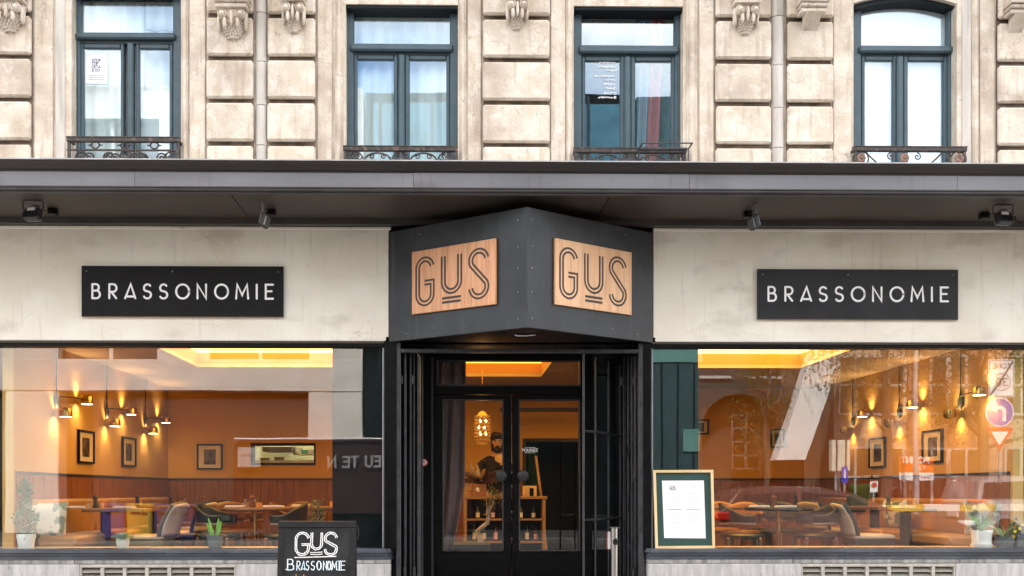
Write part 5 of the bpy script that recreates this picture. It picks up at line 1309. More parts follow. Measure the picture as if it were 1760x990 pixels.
# ------------------------------------------------------------------ window-sill plants
soil = mat('soil', (.05, .035, .025), .95)
def leafm(name, c1, c2): 
    m = mat(name, c1, .5, var=0, scale=14, col2=c2); return m
g_ivy = leafm('ivy_leaf', (.020, .065, .018), (.07, .15, .045)); g_succ = leafm('succulent_leaf', (.16, .32, .20), (.42, .60, .32)); g_dark = leafm('dark_leaf', (.06, .11, .03), (.24, .24, .07))
g_blade = leafm('blade_leaf', (.12, .34, .04), (.26, .52, .09)); g_drac = leafm('dracaena_leaf', (.07, .22, .05), (.22, .42, .12)); g_spid = leafm('spider_leaf', (.18, .30, .10), (.55, .60, .32))
white_pot = mat('white_glaze', (.88, .88, .87), .3, var=.02); grey_pot = mat('slate_pot', (.10, .115, .13), .5, var=.1)
def leaf(mb, c, d, n, L_, W):
    d = Vector(d).normalized(); n = Vector(n); s = d.cross(n)
    if s.length < 1e-4: s = d.orthogonal()
    s.normalize(); n = s.cross(d); c = Vector(c)
    mb.add([c, c + d * L_ * .4 + s * W / 2 + n * W * .12, c + d * L_, c + d * L_ * .4 - s * W / 2 + n * W * .12, c + d * L_ * .45 - n * W * .05], [(0, 1, 4), (1, 2, 4), (2, 3, 4), (3, 0, 4)])
def blade(mb, base, d, L_, W, droop, n=7, out=None):
    base = Vector(base); d = Vector(d).normalized(); up = Vector((0, 0, 1)); s = d.cross(Vector((.3, -1, .1))).normalized(); pts = []; p = base.copy(); v = d.copy()
    for i in range(n + 1):
        t = i / n; w = W * (math.sin(math.pi * min(1, .12 + t * .88)) ** .7) * .5
        pts += [p + s * w, p - s * w]; v = (v + Vector((0, 0, -droop / n))).normalized(); p = p + v * (L_ / n)
    mb.add(pts, [(2 * i, 2 * i + 1, 2 * i + 3, 2 * i + 2) for i in range(n)])
def rdir(rr, up=.2): 
    v = Vector((rr.gauss(0, 1), rr.gauss(0, 1), rr.gauss(0, 1) + up)); return v.normalized()
ZL = ZS - .002
def round_pot(px, y, pw, ytop, root, m, taper=.78, rim=True):
    c = P(px, 845, y); r = pw / 2 * (CAM_D + y) / F; zt = Zp(ytop, y)
    pr = [(.001, ZL), (r * taper, ZL), (r * .95, zt - .045)] + ([(r * .95, zt - .04), (r, zt - .04), (r, zt)] if rim else [(r, zt)]) + [(r * .9, zt), (r * .88, zt - .02), (.001, zt - .02)]
    MB().lathe(pr, (c.x, y, 0), 26).build('pot', m, root, True)
    MB().lathe([(.001, zt - .019), (r * .87, zt - .019)], (c.x, y, 0), 20).build('soil', soil, root)
    return c.x, zt, r
yP = .17
iv = thing('ivy_plant', 'tall ivy in a white flower pot at the left end of the left window sill', 'plant', (Xp(45, yP), yP, ZL))
cx_, zt, r = round_pot(45, yP, 31, 917, iv, white_pot); rr = random.Random(21); m = MB()
top = Zp(823, yP)
for i in range(620):
    t = rr.random(); z = zt - .03 + (top - zt + .03) * t; w = .115 * (1 - t * .72) * (1 - .3 * math.sin(t * 13)); a = rr.uniform(0, 6.28); q = w * math.sqrt(rr.random())
    leaf(m, (cx_ + q * math.cos(a) - .01 * t, yP + q * math.sin(a) * .7, z), rdir(rr, -.2), rdir(rr), rr.uniform(.028, .045), rr.uniform(.024, .036))
m.build('foliage', g_ivy, iv); m = MB()
for k in range(3): m.tube([(cx_ + .02 * k - .02, yP, zt - .02), (cx_ + rr.uniform(-.03, .03), yP, (zt + top) / 2), (cx_ - .01, yP, top - .03)], .004, 5)
m.build('stem', leg_wood, iv)
sc = thing('succulent_plant', 'pale succulent in a small cream pot on the left window sill', 'plant', (Xp(211, yP), yP, ZL))
cx_, zt, r = round_pot(211, yP, 23, 923, sc, mat('cream_pot', (.72, .70, .62), .5), .8, False); m = MB(); rr = random.Random(5)
for i in range(170):
    a = rr.uniform(0, 6.28); q = .085 * math.sqrt(rr.random()); leaf(m, (cx_ + q * math.cos(a), yP + q * math.sin(a) * .8, zt - .015 + rr.random() * .05 * (1.2 - q / .09)), Vector((math.cos(a), math.sin(a), rr.uniform(.2, 1))), (0, 0, 1), .032, .026)
m.build('foliage', g_succ, sc)
sq = thing('snake_plant', 'two upright green blades in a grey square pot on the left window sill', 'plant', (Xp(370, yP), yP, ZL))
cx_ = Xp(370, yP); zt = Zp(919, yP); w = .066
def sqp(u, z, s): return (cx_ + u * s, z)
m = MB(); hb = .05
vs = []
for z, s in ((ZL, .048), (zt, w), (zt, w * .86), (zt - .03, w * .84)): vs += [(cx_ - s, yP - s, z), (cx_ + s, yP - s, z), (cx_ + s, yP + s, z), (cx_ - s, yP + s, z)]
m.add(vs, [(0, 3, 2, 1)] + [(4 * k + i, 4 * k + (i + 1) % 4, 4 * k + 4 + (i + 1) % 4, 4 * k + 4 + i) for k in range(3) for i in range(4)] + [(12, 13, 14, 15)]); m.build('pot', grey_pot, sq)
for dx, lx, L_ in ((-.012, -.28, .20), (.012, .12, .19), (-.02, -.42, .15), (.02, .22, .17)):
    m = MB(); blade(m, (cx_ + dx, yP, zt - .03), (lx, -.05, 1), L_, .03, -.05); o = m.build('leaf', g_blade, sq, True); o.modifiers.new('thickness', 'SOLIDIFY').thickness = .003
db = thing('croton_plant', 'dark speckled bushy plant on the left window sill behind the chalkboard', 'plant', (Xp(546, yP), yP, ZL))
cx_, zt, r = round_pot(546, yP, 30, 915, db, grey_pot, .8, False); m = MB(); rr = random.Random(8); top = Zp(852, yP)
for i in range(260):
    t = rr.random(); a = rr.uniform(0, 6.28); q = .085 * math.sqrt(rr.random()) * (1 - .45 * t); v = Vector((math.cos(a), math.sin(a), rr.uniform(-.2, .9)))
    leaf(m, (cx_ + q * math.cos(a), yP + q * math.sin(a) * .7, zt - .02 + (top - zt - .02) * t), v, (0, 0, 1), rr.uniform(.035, .06), .018)
m.build('foliage', g_dark, db); m = MB(); m.tube([(cx_, yP, zt - .02), (cx_ + .01, yP, top - .05)], .006, 6); m.build('stem', leg_wood, db)
dr = thing('dracaena_plant', 'short dracaena in a white pot with saucer on the right window sill', 'plant', (Xp(1687, yP), yP, ZL))
cx_, zt, r = round_pot(1687, yP, 35, 912, dr, white_pot, .86, False)
MB().lathe([(.001, ZL), (r * .95, ZL), (r * 1.05, ZL + .03), (r * .98, ZL + .03), (r * .87, ZL + .012)], (cx_, yP, 0), 24).build('saucer', white_pot, dr, True)
rr = random.Random(3)
for i in range(16):
    a = i * 2.4; m = MB(); blade(m, (cx_ + rr.uniform(-.02, .02), yP, zt - .02 + i * .004), (math.cos(a), math.sin(a) * .7, rr.uniform(.7, 2.0)), rr.uniform(.12, .19), .022, .55); m.build('leaf', g_drac, dr, True)
sp = thing('spider_plant', 'striped spider plant in a dark pot right of the white dracaena pot', 'plant', (Xp(1726, yP), yP, ZL))
cx_, zt, r = round_pot(1726, yP, 32, 922, sp, grey_pot, .8, False)
for i in range(22):
    a = i * 2.4; m = MB(); blade(m, (cx_, yP, zt - .02), (math.cos(a), math.sin(a) * .6 - .1, rr.uniform(.5, 2.2)), rr.uniform(.13, .24), .012, 1.3); m.build('leaf', g_spid, sp, True)
fp = thing('flower_planter', 'grey trough of yellow flowers at the far right end of the right window sill', 'planter', (Xp(1765, yP), yP, ZL))
m = MB(); m.box(Xp(1742, yP), Xp(1800, yP), yP - .07, yP + .07, ZL, Zp(918, yP), .008); m.build('trough', grey_pot, fp)
m = MB(); 
for i in range(240):
    px = rr.uniform(1738, 1800); p = P(px, 918 - abs(rr.gauss(0, 9)), yP + rr.uniform(-.06, .06)); leaf(m, p, rdir(rr, .4), rdir(rr), .04, .026)
m.build('foliage', g_ivy, fp)
for i, (px, py) in enumerate([(1744, 913), (1757, 901), (1752, 908), (1766, 905), (1775, 912), (1741, 922)]):
    p = P(px, py, yP - .07); m = MB()
    for kx in range(6): a = kx * 1.047; leaf(m, p, (math.cos(a), -.35, math.sin(a)), (0, -1, 0), .022, .02)
    m.build('blossom', mat('yellow_petal', (.78, .58, .05), .6, var=.1), fp)

# ------------------------------------------------------------------ seen through the door
cu = thing('door_curtain', 'mauve velvet curtain drawn aside behind the left door pane', 'curtain', (Xp(775, 1.25), 1.25, 0))
def cfn(u, v):
    py = 952 - (952 - 600) * v; t = max(0., min(1., (py - 760) / 190.)); right = 801 - 3 * (1 - v) - 38 * max(0, (t - .35)) ** 1.3; left = 735 + 14 * v
    px = left + (right - left) * u; p = P(px, py, 1.25); p.y += .03 * math.sin(u * 17 + .6 * math.sin(v * 5)); return p
o = MB().grid(cfn, 60, 18).build('cloth', mat('mauve_velvet', (.20, .145, .14), .9, var=.12, scale=8, stretch=(6, 1, .5)), cu, True); o.modifiers.new('thickness', 'SOLIDIFY').thickness = .006
pe = thing('pendant_lamp', 'lit amber bead pendant hanging behind the left door pane', 'pendant lamp', P(829, 730, 3.3))
c = P(829, 730, 3.3); zr = Zp(692, 3.3)
MB().tube([(c.x, 3.3, Zp(708, 3.3)), (c.x, 3.3, ZC + .02)], .006, 6).build('cord', brass_strip, pe)
m = MB(); zt_, zb_ = Zp(716, 3.3), Zp(762, 3.3); rm = .088
for j in range(9):
    t = j / 8; rad = rm * (.98 + .12 * math.sin(t * 3.0)) * (1 if t < .75 else 1 - (t - .75) * 1.4); n = 16
    for i in range(n): a = 2 * math.pi * (i + .5 * (j % 2)) / n; m.ball((c.x + rad * math.cos(a), 3.3 + rad * math.sin(a), zt_ + (zb_ - zt_) * t), .0125, 6, 4)
m.build('beads', mat('amber_bead', (.55, .26, .05), .15, .3, var=.3, scale=40, emit=(1, .5, .1), estr=.03), pe, True)
m = MB(); m.lathe([(.012, .075), (.05, .055), (.085, .008), (.09, 0), (.082, 0), (.045, .045), (.01, .06)], (c.x, 3.3, zt_), 18); m.build('crown', brass, pe, True)
for j in range(3):
    for i in range(3): a = i * 2.1 + j; MB().ball((c.x + .045 * math.cos(a), 3.3 + .045 * math.sin(a), zt_ - .05 - j * .08), (.014, .014, .022), 8, 6).build('bulb', mat('filament_glow', (1, .8, .5), .5, var=0, emit=(1, .60, .22), estr=2.4), pe, True)
pl_ = bpy.data.lights.new('pendant_light', 'POINT'); pl_.energy = 0.55; pl_.color = (1, .55, .2); pl_.shadow_soft_size = .05
po = bpy.data.objects.new('pendant_light', pl_); COL.objects.link(po); po.parent = pe; po.location = (0, 0, -.42)
# open shelf unit
YS = 3.2; sx0, sx1 = Xp(797, YS), Xp(938, YS); szt = Zp(853, YS)
su = thing('shelf_unit', 'low oak shelf unit of bottles standing behind the entrance door', 'shelf', ((sx0 + sx1) / 2, YS, 0))
box('top_board', oak, su, sx0 - .02, sx1 + .02, YS, YS + .34, szt - .035, szt, .004)
for x in (sx0, sx1 - .04): box('side_board', oak, su, x, x + .04, YS + .01, YS + .33, 0, szt - .036, .003)
for y in (893, 932): box('shelf_board', oak, su, sx0 + .041, sx1 - .041, YS + .015, YS + .32, Zp(y + 2, YS), Zp(y - 1, YS), .003)
box('back_board', mat('shelf_back', (.02, .013, .01), .7), su, sx0 + .041, sx1 - .041, YS + .30, YS + .315, .05, szt - .036)
bt_cols = [((.25, .04, .10), (.75, .55, .6)), ((.45, .42, .08), (.8, .75, .5)), ((.05, .18, .08), (.7, .75, .7)), ((.4, .05, .08), (.8, .5, .6))]
bl = [(821, 893, .15, 1, 'squat amber bottle, left on the upper shelf of the oak unit'), (847, 893, .15, 0, 'pink labelled bottle in the middle of the upper shelf of the oak unit'), (895, 893, .15, 1, 'yellow bottle beside the door stile on the upper shelf'), (917, 893, .14, 2, 'green labelled bottle at the right of the upper shelf'),
      (815, 932, .21, 1, 'slim yellow labelled bottle at the left of the lower shelf'), (832, 932, .20, 2, 'green bottle beside the twisted trunk on the lower shelf'), (852, 932, .21, 3, 'red labelled bottle in the middle of the lower shelf'), (906, 932, .21, 2, 'dark bottle with pale green label on the right lower shelf'), (921, 932, .18, 3, 'pink bottle at the right end of the lower shelf')]
for px, y, h, ci, lab in bl:
    yy_ = YS + .12; c = P(px, y - 1, yy_); c.z = Zp(y - 1, YS) + .001; r = .024; o = thing('bottle', lab, 'bottle', c, 'bottles on the oak shelf unit')
    MB().lathe([(.001, 0), (r, 0), (r, h * .55), (.010, h * .75), (.010, h), (.001, h)], c, 14).build('body', mat('bottle_%d' % ci, tuple(v * .35 for v in bt_cols[ci][0]), .2), o, True)
    MB().lathe([(r + .0008, h * .12), (r + .0008, h * .5)], c, 14).build('bottle_label', mat('label_%d' % ci, bt_cols[ci][1], .6), o, True)
cb = thing('wooden_box', 'small plywood box at the left end of the oak shelf top', 'box', P(804, 853, YS + .15)); box('carcass', oak, cb, Xp(797, YS + .1), Xp(812, YS + .1), YS + .08, YS + .2, szt + .001, Zp(829, YS + .1), .003)
cb = thing('menu_box', 'pale card box with a black card stand on the right of the oak shelf top', 'box', P(910, 853, YS + .15)); box('carcass', pale_wood, cb, Xp(899, YS + .15), Xp(922, YS + .15), YS + .12, YS + .24, szt + .001, Zp(835, YS + .12), .003); box('card_stand', black, cb, Xp(910, YS + .08), Xp(917, YS + .08), YS + .06, YS + .09, szt + .001, Zp(839, YS + .08), .002)
for i, (pa, pb, y, lab) in enumerate((((921, 784), (930, 853), YS + .2, 'pale broom handle leaning up from the oak shelf top'), ((934, 895), (940, 948), YS - .1, 'pale stick leaning against the front of the oak shelf unit'))):
    st_ = thing('wooden_stick', lab, 'stick', P(*pb, y)); MB().tube([P(*pa, y + .06), P(*pb, y)], .016 if i == 0 else .010, 8).build('pole', oak, st_, True)
lp_ = thing('broad_leaf_plant', 'big leafed plant in a terracotta box with a bird print on the oak shelf top', 'plant', P(823, 853, YS + .15))
q = P(824, 853, YS + .1); q.z = szt + .001
m = MB(); w = .085; m.box(q.x - w, q.x + w, YS + .06, YS + .06 + 2 * w, q.z, q.z + .15, .006); m.build('pot', mat('terracotta_box', (.33, .15, .08), .6, var=.1), lp_)
m = MB(); 
bp_ = [(0, 0), (.02, .02), (.045, .012), (.05, -.02), (.06, -.04), (.04, -.03), (.03, -.04), (.01, -.02)]
m.prism([(q.x - .05 + a, q.z + .09 + b) for a, b in bp_], 'XZ', YS + .056, YS + .0595); m.build('bird_print', white_paint, lp_)
rr = random.Random(12)
for i in range(20):
    a = i * 2.4; m = MB(); blade(m, (q.x, YS + .14, q.z + .14), (math.cos(a), math.sin(a) * .5 - .25, rr.uniform(.5, 1.9)), rr.uniform(.22, .36), .055, .8); o = m.build('leaf', mat('rust_leaf', (.035, .022, .008), .45, var=0, scale=10, col2=(.13, .06, .02)), lp_, True)
bo = thing('bonsai_tree', 'twisted pale trunk bonsai in a slate tray just inside the left door leaf', 'bonsai', P(812, 942, 1.6)); yb2 = 1.6
a, b = P(778, 944, yb2), P(842, 932, yb2)
m = MB(); m.box(a.x, b.x, yb2 - .14, yb2 + .14, a.z - .03, b.z, .02); m.build('tray', mat('slate_tray', (.05, .065, .08), .4, var=.1), bo)
struct_leg = MB(); struct_leg.box(a.x + .05, b.x - .05, yb2 - .1, yb2 + .1, 0, a.z - .031, .01); struct_leg.build('stand', black, bo)
tr = [P(x, y, yb2) for x, y in ((828, 935), (824, 922), (821, 913), (829, 906), (838, 899), (839, 888), (838, 880), (839, 871))]
m = MB(); m.tube(tr, [.034, .028, .026, .024, .024, .018, .020, .012], 10)
for e_ in ((850, 862), (836, 858), (853, 848), (846, 842), (831, 884)): m.tube([tr[5], P((838 + e_[0]) / 2, (885 + e_[1]) / 2, yb2 - .03), P(*e_, yb2)], [.010, .006, .003], 6)
m.build('trunk', mat('pale_bark', (.60, .50, .42), .8, var=.25, scale=18, bump=.4, bscale=40), bo, True); m = MB(); rr = random.Random(2)
for i in range(330):
    cpx, cpy, cw, ch_ = rr.choice([(846, 866, 15, 8), (846, 842, 11, 9), (838, 860, 9, 6), (852, 852, 10, 7)])
    leaf(m, P(cpx + rr.gauss(0, cw / 2), cpy + rr.gauss(0, ch_ / 2), yb2 + rr.uniform(-.1, .1)), rdir(rr, .1), rdir(rr), .022, .015)
m.build('crown', mat('bonsai_leaf', (.07, .085, .02), .6, var=0, scale=10, col2=(.20, .17, .05)), bo)

# ------------------------------------------------------------------ the man behind the shelf unit
skin = mat('skin', (.52, .30, .20), .5, var=.06, scale=8); cloth = mat('black_jumper', (.010, .006, .006), .85, var=.2, scale=30, bump=.15, bscale=120); hair_m = mat('dark_brown_hair', (.016, .010, .007), .55, var=.3, scale=40, bump=.5, bscale=90); jean = mat('dark_trousers', (.02, .022, .03), .85)
YM = 4.35; hp = P(854, 762, YM)
man = thing('person', 'bearded man in a black jumper looking down at what he holds, behind the entrance door', 'person', (hp.x - .02, YM + .05, 0))
def skin_obj(name, verts, edges, radii, m, rootv=0, sub=2):
    me = bpy.data.meshes.new(name); o_ = man.location; me.from_pydata([Vector(v) - o_ for v in verts], edges, [])
    o = bpy.data.objects.new(name, me); COL.objects.link(o); o.parent = man; me.materials.append(m)
    sk = o.modifiers.new('skin', 'SKIN'); sk.use_smooth_shade = True
    for i, r_ in enumerate(radii): me.skin_vertices[0].data[i].radius = r_ if isinstance(r_, tuple) else (r_, r_)
    me.skin_vertices[0].data[rootv].use_root = True
    sb = o.modifiers.new('sub', 'SUBSURF'); sb.levels = sub; sb.render_levels = sub; return o
hx, hy, hz = hp.x, YM, hp.z            # head centre
bx, by = hx - .02, YM + .06
shz = hz - .245
hr, hl = Vector((hx + .055, YM - .33, hz - .29)), Vector((hx + .14, YM - .30, hz - .30))     # wrists
V = [(bx, by + .04, hz - .74), (bx, by + .03, hz - .58), (bx, by + .02, hz - .42), (bx, by, shz - .03), (hx - .005, YM + .03, hz - .16), (hx, YM + .01, hz - .06), (hx + .005, YM, hz + .02), (hx + .005, YM + .005, hz + .065),
     (bx - .10, by, shz), (bx - .205, by + .01, shz - .05), (bx - .23, by - .06, shz - .30), (hr.x, hr.y, hr.z),
     (bx + .10, by, shz), (bx + .205, by + .01, shz - .05), (bx + .25, by - .06, shz - .30), (hl.x, hl.y, hl.z),
     (bx - .10, by + .04, hz - .82), (bx - .11, by + .02, .50), (bx - .11, by + .05, .09), (bx - .11, by - .08, .03), (bx + .10, by + .04, hz - .82), (bx + .11, by + .02, .50), (bx + .11, by + .05, .09), (bx + .11, by - .08, .03)]
E = [(0, 1), (1, 2), (2, 3), (3, 4), (4, 5), (5, 6), (6, 7), (3, 8), (8, 9), (9, 10), (10, 11), (3, 12), (12, 13), (13, 14), (14, 15), (0, 16), (16, 17), (17, 18), (18, 19), (0, 20), (20, 21), (21, 22), (22, 23)]
RD = [(.155, .11), (.14, .10), (.15, .105), (.12, .085), (.056, .058), (.062, .075), (.078, .098), (.070, .085), (.075, .07), .058, .045, .030, (.075, .07), .058, .045, .030, .09, .062, .045, .04, .09, .062, .045, .04]
skin_obj('body', V, E, RD, skin)
JV = V[:4] + [(hx - .008, YM + .035, hz - .185)] + V[8:12] + V[12:16]
JE = [(0, 1), (1, 2), (2, 3), (3, 4), (3, 5), (5, 6), (6, 7), (7, 8), (3, 9), (9, 10), (10, 11), (11, 12)]
JR = [(.17, .125), (.16, .115), (.172, .122), (.14, .10), (.072, .072), (.09, .085), .074, .060, .040, (.09, .085), .074, .060, .040]
skin_obj('jumper', JV, JE, JR, cloth)
skin_obj('trousers', [V[0], V[16], V[17], V[18], V[20], V[21], V[22]], [(0, 1), (1, 2), (2, 3), (0, 4), (4, 5), (5, 6)], [(.172, .13), .105, .078, .06, .105, .078, .06], jean)
def hand(w, side):
    w = Vector(w); v = [w, w + Vector((0, -.05, .012))]; e = [(0, 1)]; r = [.026, (.034, .016)]
    for k in range(4):
        o_ = (k - 1.5) * .018; Lk = (.055, .062, .058, .045)[k]; b = len(v)
        v += [w + Vector((o_, -.088, .014)), w + Vector((o_, -.088 - Lk * .45, .006)), w + Vector((o_ * .9, -.088 - Lk * .7, -.018))]; e += [(1, b), (b, b + 1), (b + 1, b + 2)]; r += [.0095, .0085, .0075]
    b = len(v); v += [w + Vector((side * .03, -.05, .008)), w + Vector((side * .038, -.085, -.002))]; e += [(1, b), (b, b + 1)]; r += [.011, .009]
    skin_obj('hand', v, e, r, skin, 0, 1)
hand(hr, 1); hand(hl, -1)
def hb(name, m, lst, u=14, w=10):
    b = MB()
    for c, r_ in lst: b.ball(c, r_, u, w)
    return b.build(name, m, man, True)
hb('hair', hair_m, [((hx, YM + .03, hz + .075), (.092, .105, .065)), ((hx, YM - .045, hz + .105), (.078, .055, .042)), ((hx, YM + .06, hz + .02), (.088, .07, .085)), ((hx - .03, YM - .05, hz + .115), (.05, .045, .035))])
hb('beard', hair_m, [((hx + .004, YM - .062, hz - .092), (.056, .048, .042)), ((hx - .058, YM - .01, hz - .055), (.022, .045, .058)), ((hx + .066, YM - .01, hz - .055), (.022, .045, .058)), ((hx + .004, YM - .092, hz - .048), (.034, .016, .010))])
hb('nose', skin, [((hx + .006, YM - .103, hz - .008), (.014, .020, .028)), ((hx + .006, YM - .112, hz - .024), (.018, .014, .011))], 10, 8)
for s in (-1, 1):
    hb('ear', skin, [((hx + s * .084, YM + .012, hz), (.010, .022, .034))], 8, 8)
    hb('eye', mat('eye_dark', (.03, .02, .015), .3), [((hx + .005 + s * .032, YM - .090, hz + .016), (.012, .008, .006))], 8, 6)
    hb('eyebrow', hair_m, [((hx + .005 + s * .033, YM - .094, hz + .035), (.022, .008, .006))], 8, 6)
pp = thing('held_plate', 'pale round plate the bearded man holds in front of his chest', 'plate', (hx + .02, YM - .42, hz - .27))
MB().lathe([(.001, 0), (.05, 0), (.075, .010), (.075, .014), (.05, .006), (.001, .006)], (hx + .03, YM - .40, hz - .225), 24, Matrix.Rotation(R(50), 4, 'X')).build('dish', mat('pale_stoneware', (.45, .30, .20), .4), pp, True)
# ================================================================== THE STREET AND THE FAR SIDE (seen in the panes)
def Q(px, py, Yr): p = P(px, py, Yr); return Vector((p.x, -Yr, p.z))      # where a thing mirrored in the panes really stands
asphalt = mat('asphalt', (.05, .05, .052), .85, var=.2, scale=8, bump=.3, bscale=120); paving = mat('paving', (.40, .385, .36), .85, var=.12, scale=4); kerb_m = mat('kerb_stone', (.12, .115, .11), .8, var=.15)
struct(box('ground', asphalt, None, -160, 160, -160, 160, -1.2, -.36))
struct(box('road', asphalt, None, -60, 60, -13.0, -3.3, -.5, -.33))
struct(box('pavement', paving, None, -60, 60, -3.1, -.02, -.5, -.2)); struct(box('kerb', kerb_m, None, -60, 60, -3.3, -3.102, -.5, -.2, .02))
struct(box('pavement', asphalt, None, -60, 60, -30, -13.2, -.5, -.2)); 
struct(box('kerb', kerb_m, None, -60, 60, -13.2, -13.002, -.5, -.195, .02))
kr = thing('striped_barrier', 'low yellow and white striped barrier along the far pavement', 'barrier', (9, -13.5, -.2))
galv0 = mat('barrier_post', (.4, .4, .4), .5, .4); yel = mat('kerb_yellow', (.65, .42, .04), .7, var=.15); wht = mat('kerb_white', (.7, .7, .68), .7, var=.1)
for i in range(12):
    MB().box(9 + i * .85, 9 + (i + 1) * .85 - .01, -13.55, -13.5, .46, .62, .01).build('striped_board', (wht, yel)[i % 2], kr)
    if i % 3 == 0: MB().box(9.4 + i * .85, 9.46 + i * .85, -13.6, -13.552, -.2, .62).build('post', galv0, kr)
pale = mat('pale_concrete', (.48, .445, .41), .8, var=.0, scale=2, col2=(.58, .54, .50)); dkglass = mat('dark_glazing', (.012, .014, .016), .12, var=0); warm_stone = mat('warm_stone', (.42, .30, .22), .85, var=.12, scale=2); brick_m = mat('brown_brick', (.30, .17, .11), .85, var=.15, scale=20); teal_b = mat('blue_grey_cladding', (.030, .058, .062), .5, var=.1, spec=.2); wframe = mat('white_window_paint', (.42, .41, .39), .6)
S18 = 18.0
xs18 = lambda p: Q(p, 845, S18).x; zs18 = lambda y: Q(800, y, S18).z
# concrete office
cA = thing('office_block', 'pale concrete office block with broad pillars across the street', 'building', (-12, -S18, -.2))
yA = -S18
for a, b in ((-420, -330), (-200, -100), (5, 98), (528, 622)): box('pillar', pale, cA, xs18(a), xs18(b), yA - .6, yA, -.2, zs18(672) - .002, .02)
box('beam', pale, cA, -26, xs18(622), yA - .6, yA + .02, zs18(672), zs18(618), .01)
zz = zs18(618); xs = [-26, xs18(-200), xs18(-60), xs18(98), xs18(268), xs18(358), xs18(530), xs18(622)]
for fl_ in range(3):
    z0, z1 = zz + fl_ * 2.5, zz + fl_ * 2.5 + 1.6
    for i in range(0, len(xs) - 1, 2): box('pier', pale, cA, xs[i], xs[i + 1], yA - .6, yA, z0 + .002, z1 - .002)
    for i in range(1, len(xs) - 1, 2): w_ = part('window', cA); box('window_pane', dkglass, w_, xs[i], xs[i + 1], yA - .4, yA - .3, z0, z1); box('window_frame', wframe, w_, (xs[i] + xs[i + 1]) / 2 - .05, (xs[i] + xs[i + 1]) / 2 + .05, yA - .3, yA - .2, z0, z1)
    box('spandrel', pale, cA, -26, xs18(622), yA - .6, yA, z1, z1 + .9)
box('shop_glazing', dkglass, cA, -26, xs18(622), yA - 1.4, yA - 1.3, -.2, zs18(672)); box('core', teal_b, cA, -26, xs18(622), yA - 8, yA - 1.41, -.2, zz + 7.4)
# black fronted block, then the arched blue-grey block
cB = thing('dark_block', 'dark fronted block beside the pale office across the street', 'building', (0, -S18, -.2)); box('wall', mat('near_black_front', (.005, .006, .007), .7, var=.2, spec=.08), cB, xs18(626), xs18(1095), yA - 8, yA - .05, -.2, 11.9)
box('upper_glazing', mat('blue_glazing', (.035, .12, .17), .3, var=.2, scale=1.5), cB, xs18(640), xs18(1095), yA - .048, yA - .02, 7.5, 11.6)
for i in range(5): box('cladding_rib', dkglass, cB, xs18(650 + i * 90), xs18(655 + i * 90), yA - .05, yA + .03, -.2, 11.8)
cC = thing('arched_building', 'grey building with a wide arched opening and white lattice panes across the street', 'building', (5, -S18, -.2))
xa, xb_ = xs18(1097), xs18(1345); xm0, xm1 = xs18(1208), xs18(1338); za_ = zs18(676); arch_r = (xm1 - xm0) / 2; xmc = (xm0 + xm1) / 2
arcp = [(xmc + arch_r * math.cos(t), za_ - .9 + .9 * math.sin(t)) for t in [i * math.pi / 16 for i in range(17)]]
MB().prism([(xm1, -.2)] + arcp + [(xm0, -.2), (xa, -.2), (xa, 11.8), (xb_, 11.8), (xb_, -.2)], 'XZ', yA - .5, yA).build('wall', teal_b, cC)
box('core', mat('near_black_front'.replace('front', 'core'), (.03, .03, .03), .7), cC, xa, xb_, yA - 8, yA - .7, -.2, 11.7)
for i in range(2):
    for j in range(4):
        x, z = Q(1262 + i * 26, 800 - j * 27, 18.3), 0; z = Q(800, 805 - j * 24, 18.3).z
        w_ = part('window', cC); box('window_pane', dkglass, w_, x.x, x.x + .38, yA - .5, yA - .45, z, z + .34); m = MB()
        for q_ in (0, .38): m.box(x.x + q_ - .015, x.x + q_ + .015, yA - .45, yA - .42, z - .01, z + .36)
        for q_ in (0, .36): m.box(x.x, x.x + .38, yA - .448, yA - .422, z + q_ - .015, z + q_ + .015)
        m.build('window_frame', mat('grey_lattice', (.16, .155, .15), .6), w_)
for i, px in enumerate((1205, 1290)):
    for j in range(3): x = xs18(px); w_ = part('window', cC); box('window_pane', dkglass, w_, x, x + .8, yA, yA + .03, zs18(645) + j * 2.3, zs18(645) + j * 2.3 + 1.2); box('window_sill', wframe, w_, x - .05, x + .85, yA, yA + .1, zs18(645) + j * 2.3 - .08, zs18(645) + j * 2.3 - .002)
for i in range(4): x_ = xa + (xm0 - xa) * (i + .5) / 4; box('cladding_rib', MATS['near_black_front'], cC, x_ - .02, x_ + .02, yA, yA + .05, -.2, zs18(625))
box('pale_band', mat('sea_green_band', (.10, .24, .21), .5), cC, xa, xm0, yA, yA + .04, zs18(622), zs18(600)); box('shop_plate', MATS['sea_green_band'], cC, xs18(1176), xs18(1204), yA, yA + .06, zs18(776), zs18(736))
# leaning pale fin
fin = thing('leaning_fin', 'leaning pale concrete fin beside the grey arched building', 'pillar', (xs18(1380), -15.9, -.2))
a0, a1, b0, b1 = Q(1338, 790, 15.7), Q(1387, 790, 15.7), Q(1402, 596, 15.7), Q(1455, 596, 15.7)
k_ = 1.6
MB().prism([(a0.x, a0.z), (a1.x, a1.z), (b1.x + (b1.x - a1.x) * k_, b1.z + (b1.z - a1.z) * k_), (b0.x + (b0.x - a0.x) * k_, b0.z + (b0.z - a0.z) * k_)], 'XZ', -16.2, -15.7).build('slab', mat('white_fin', (.76, .74, .71), .7, var=.04, scale=2), fin)
box('footing', MATS['near_black_front'], fin, a0.x + .02, a1.x - .02, -16.15, -15.75, -.2, a0.z - .002)
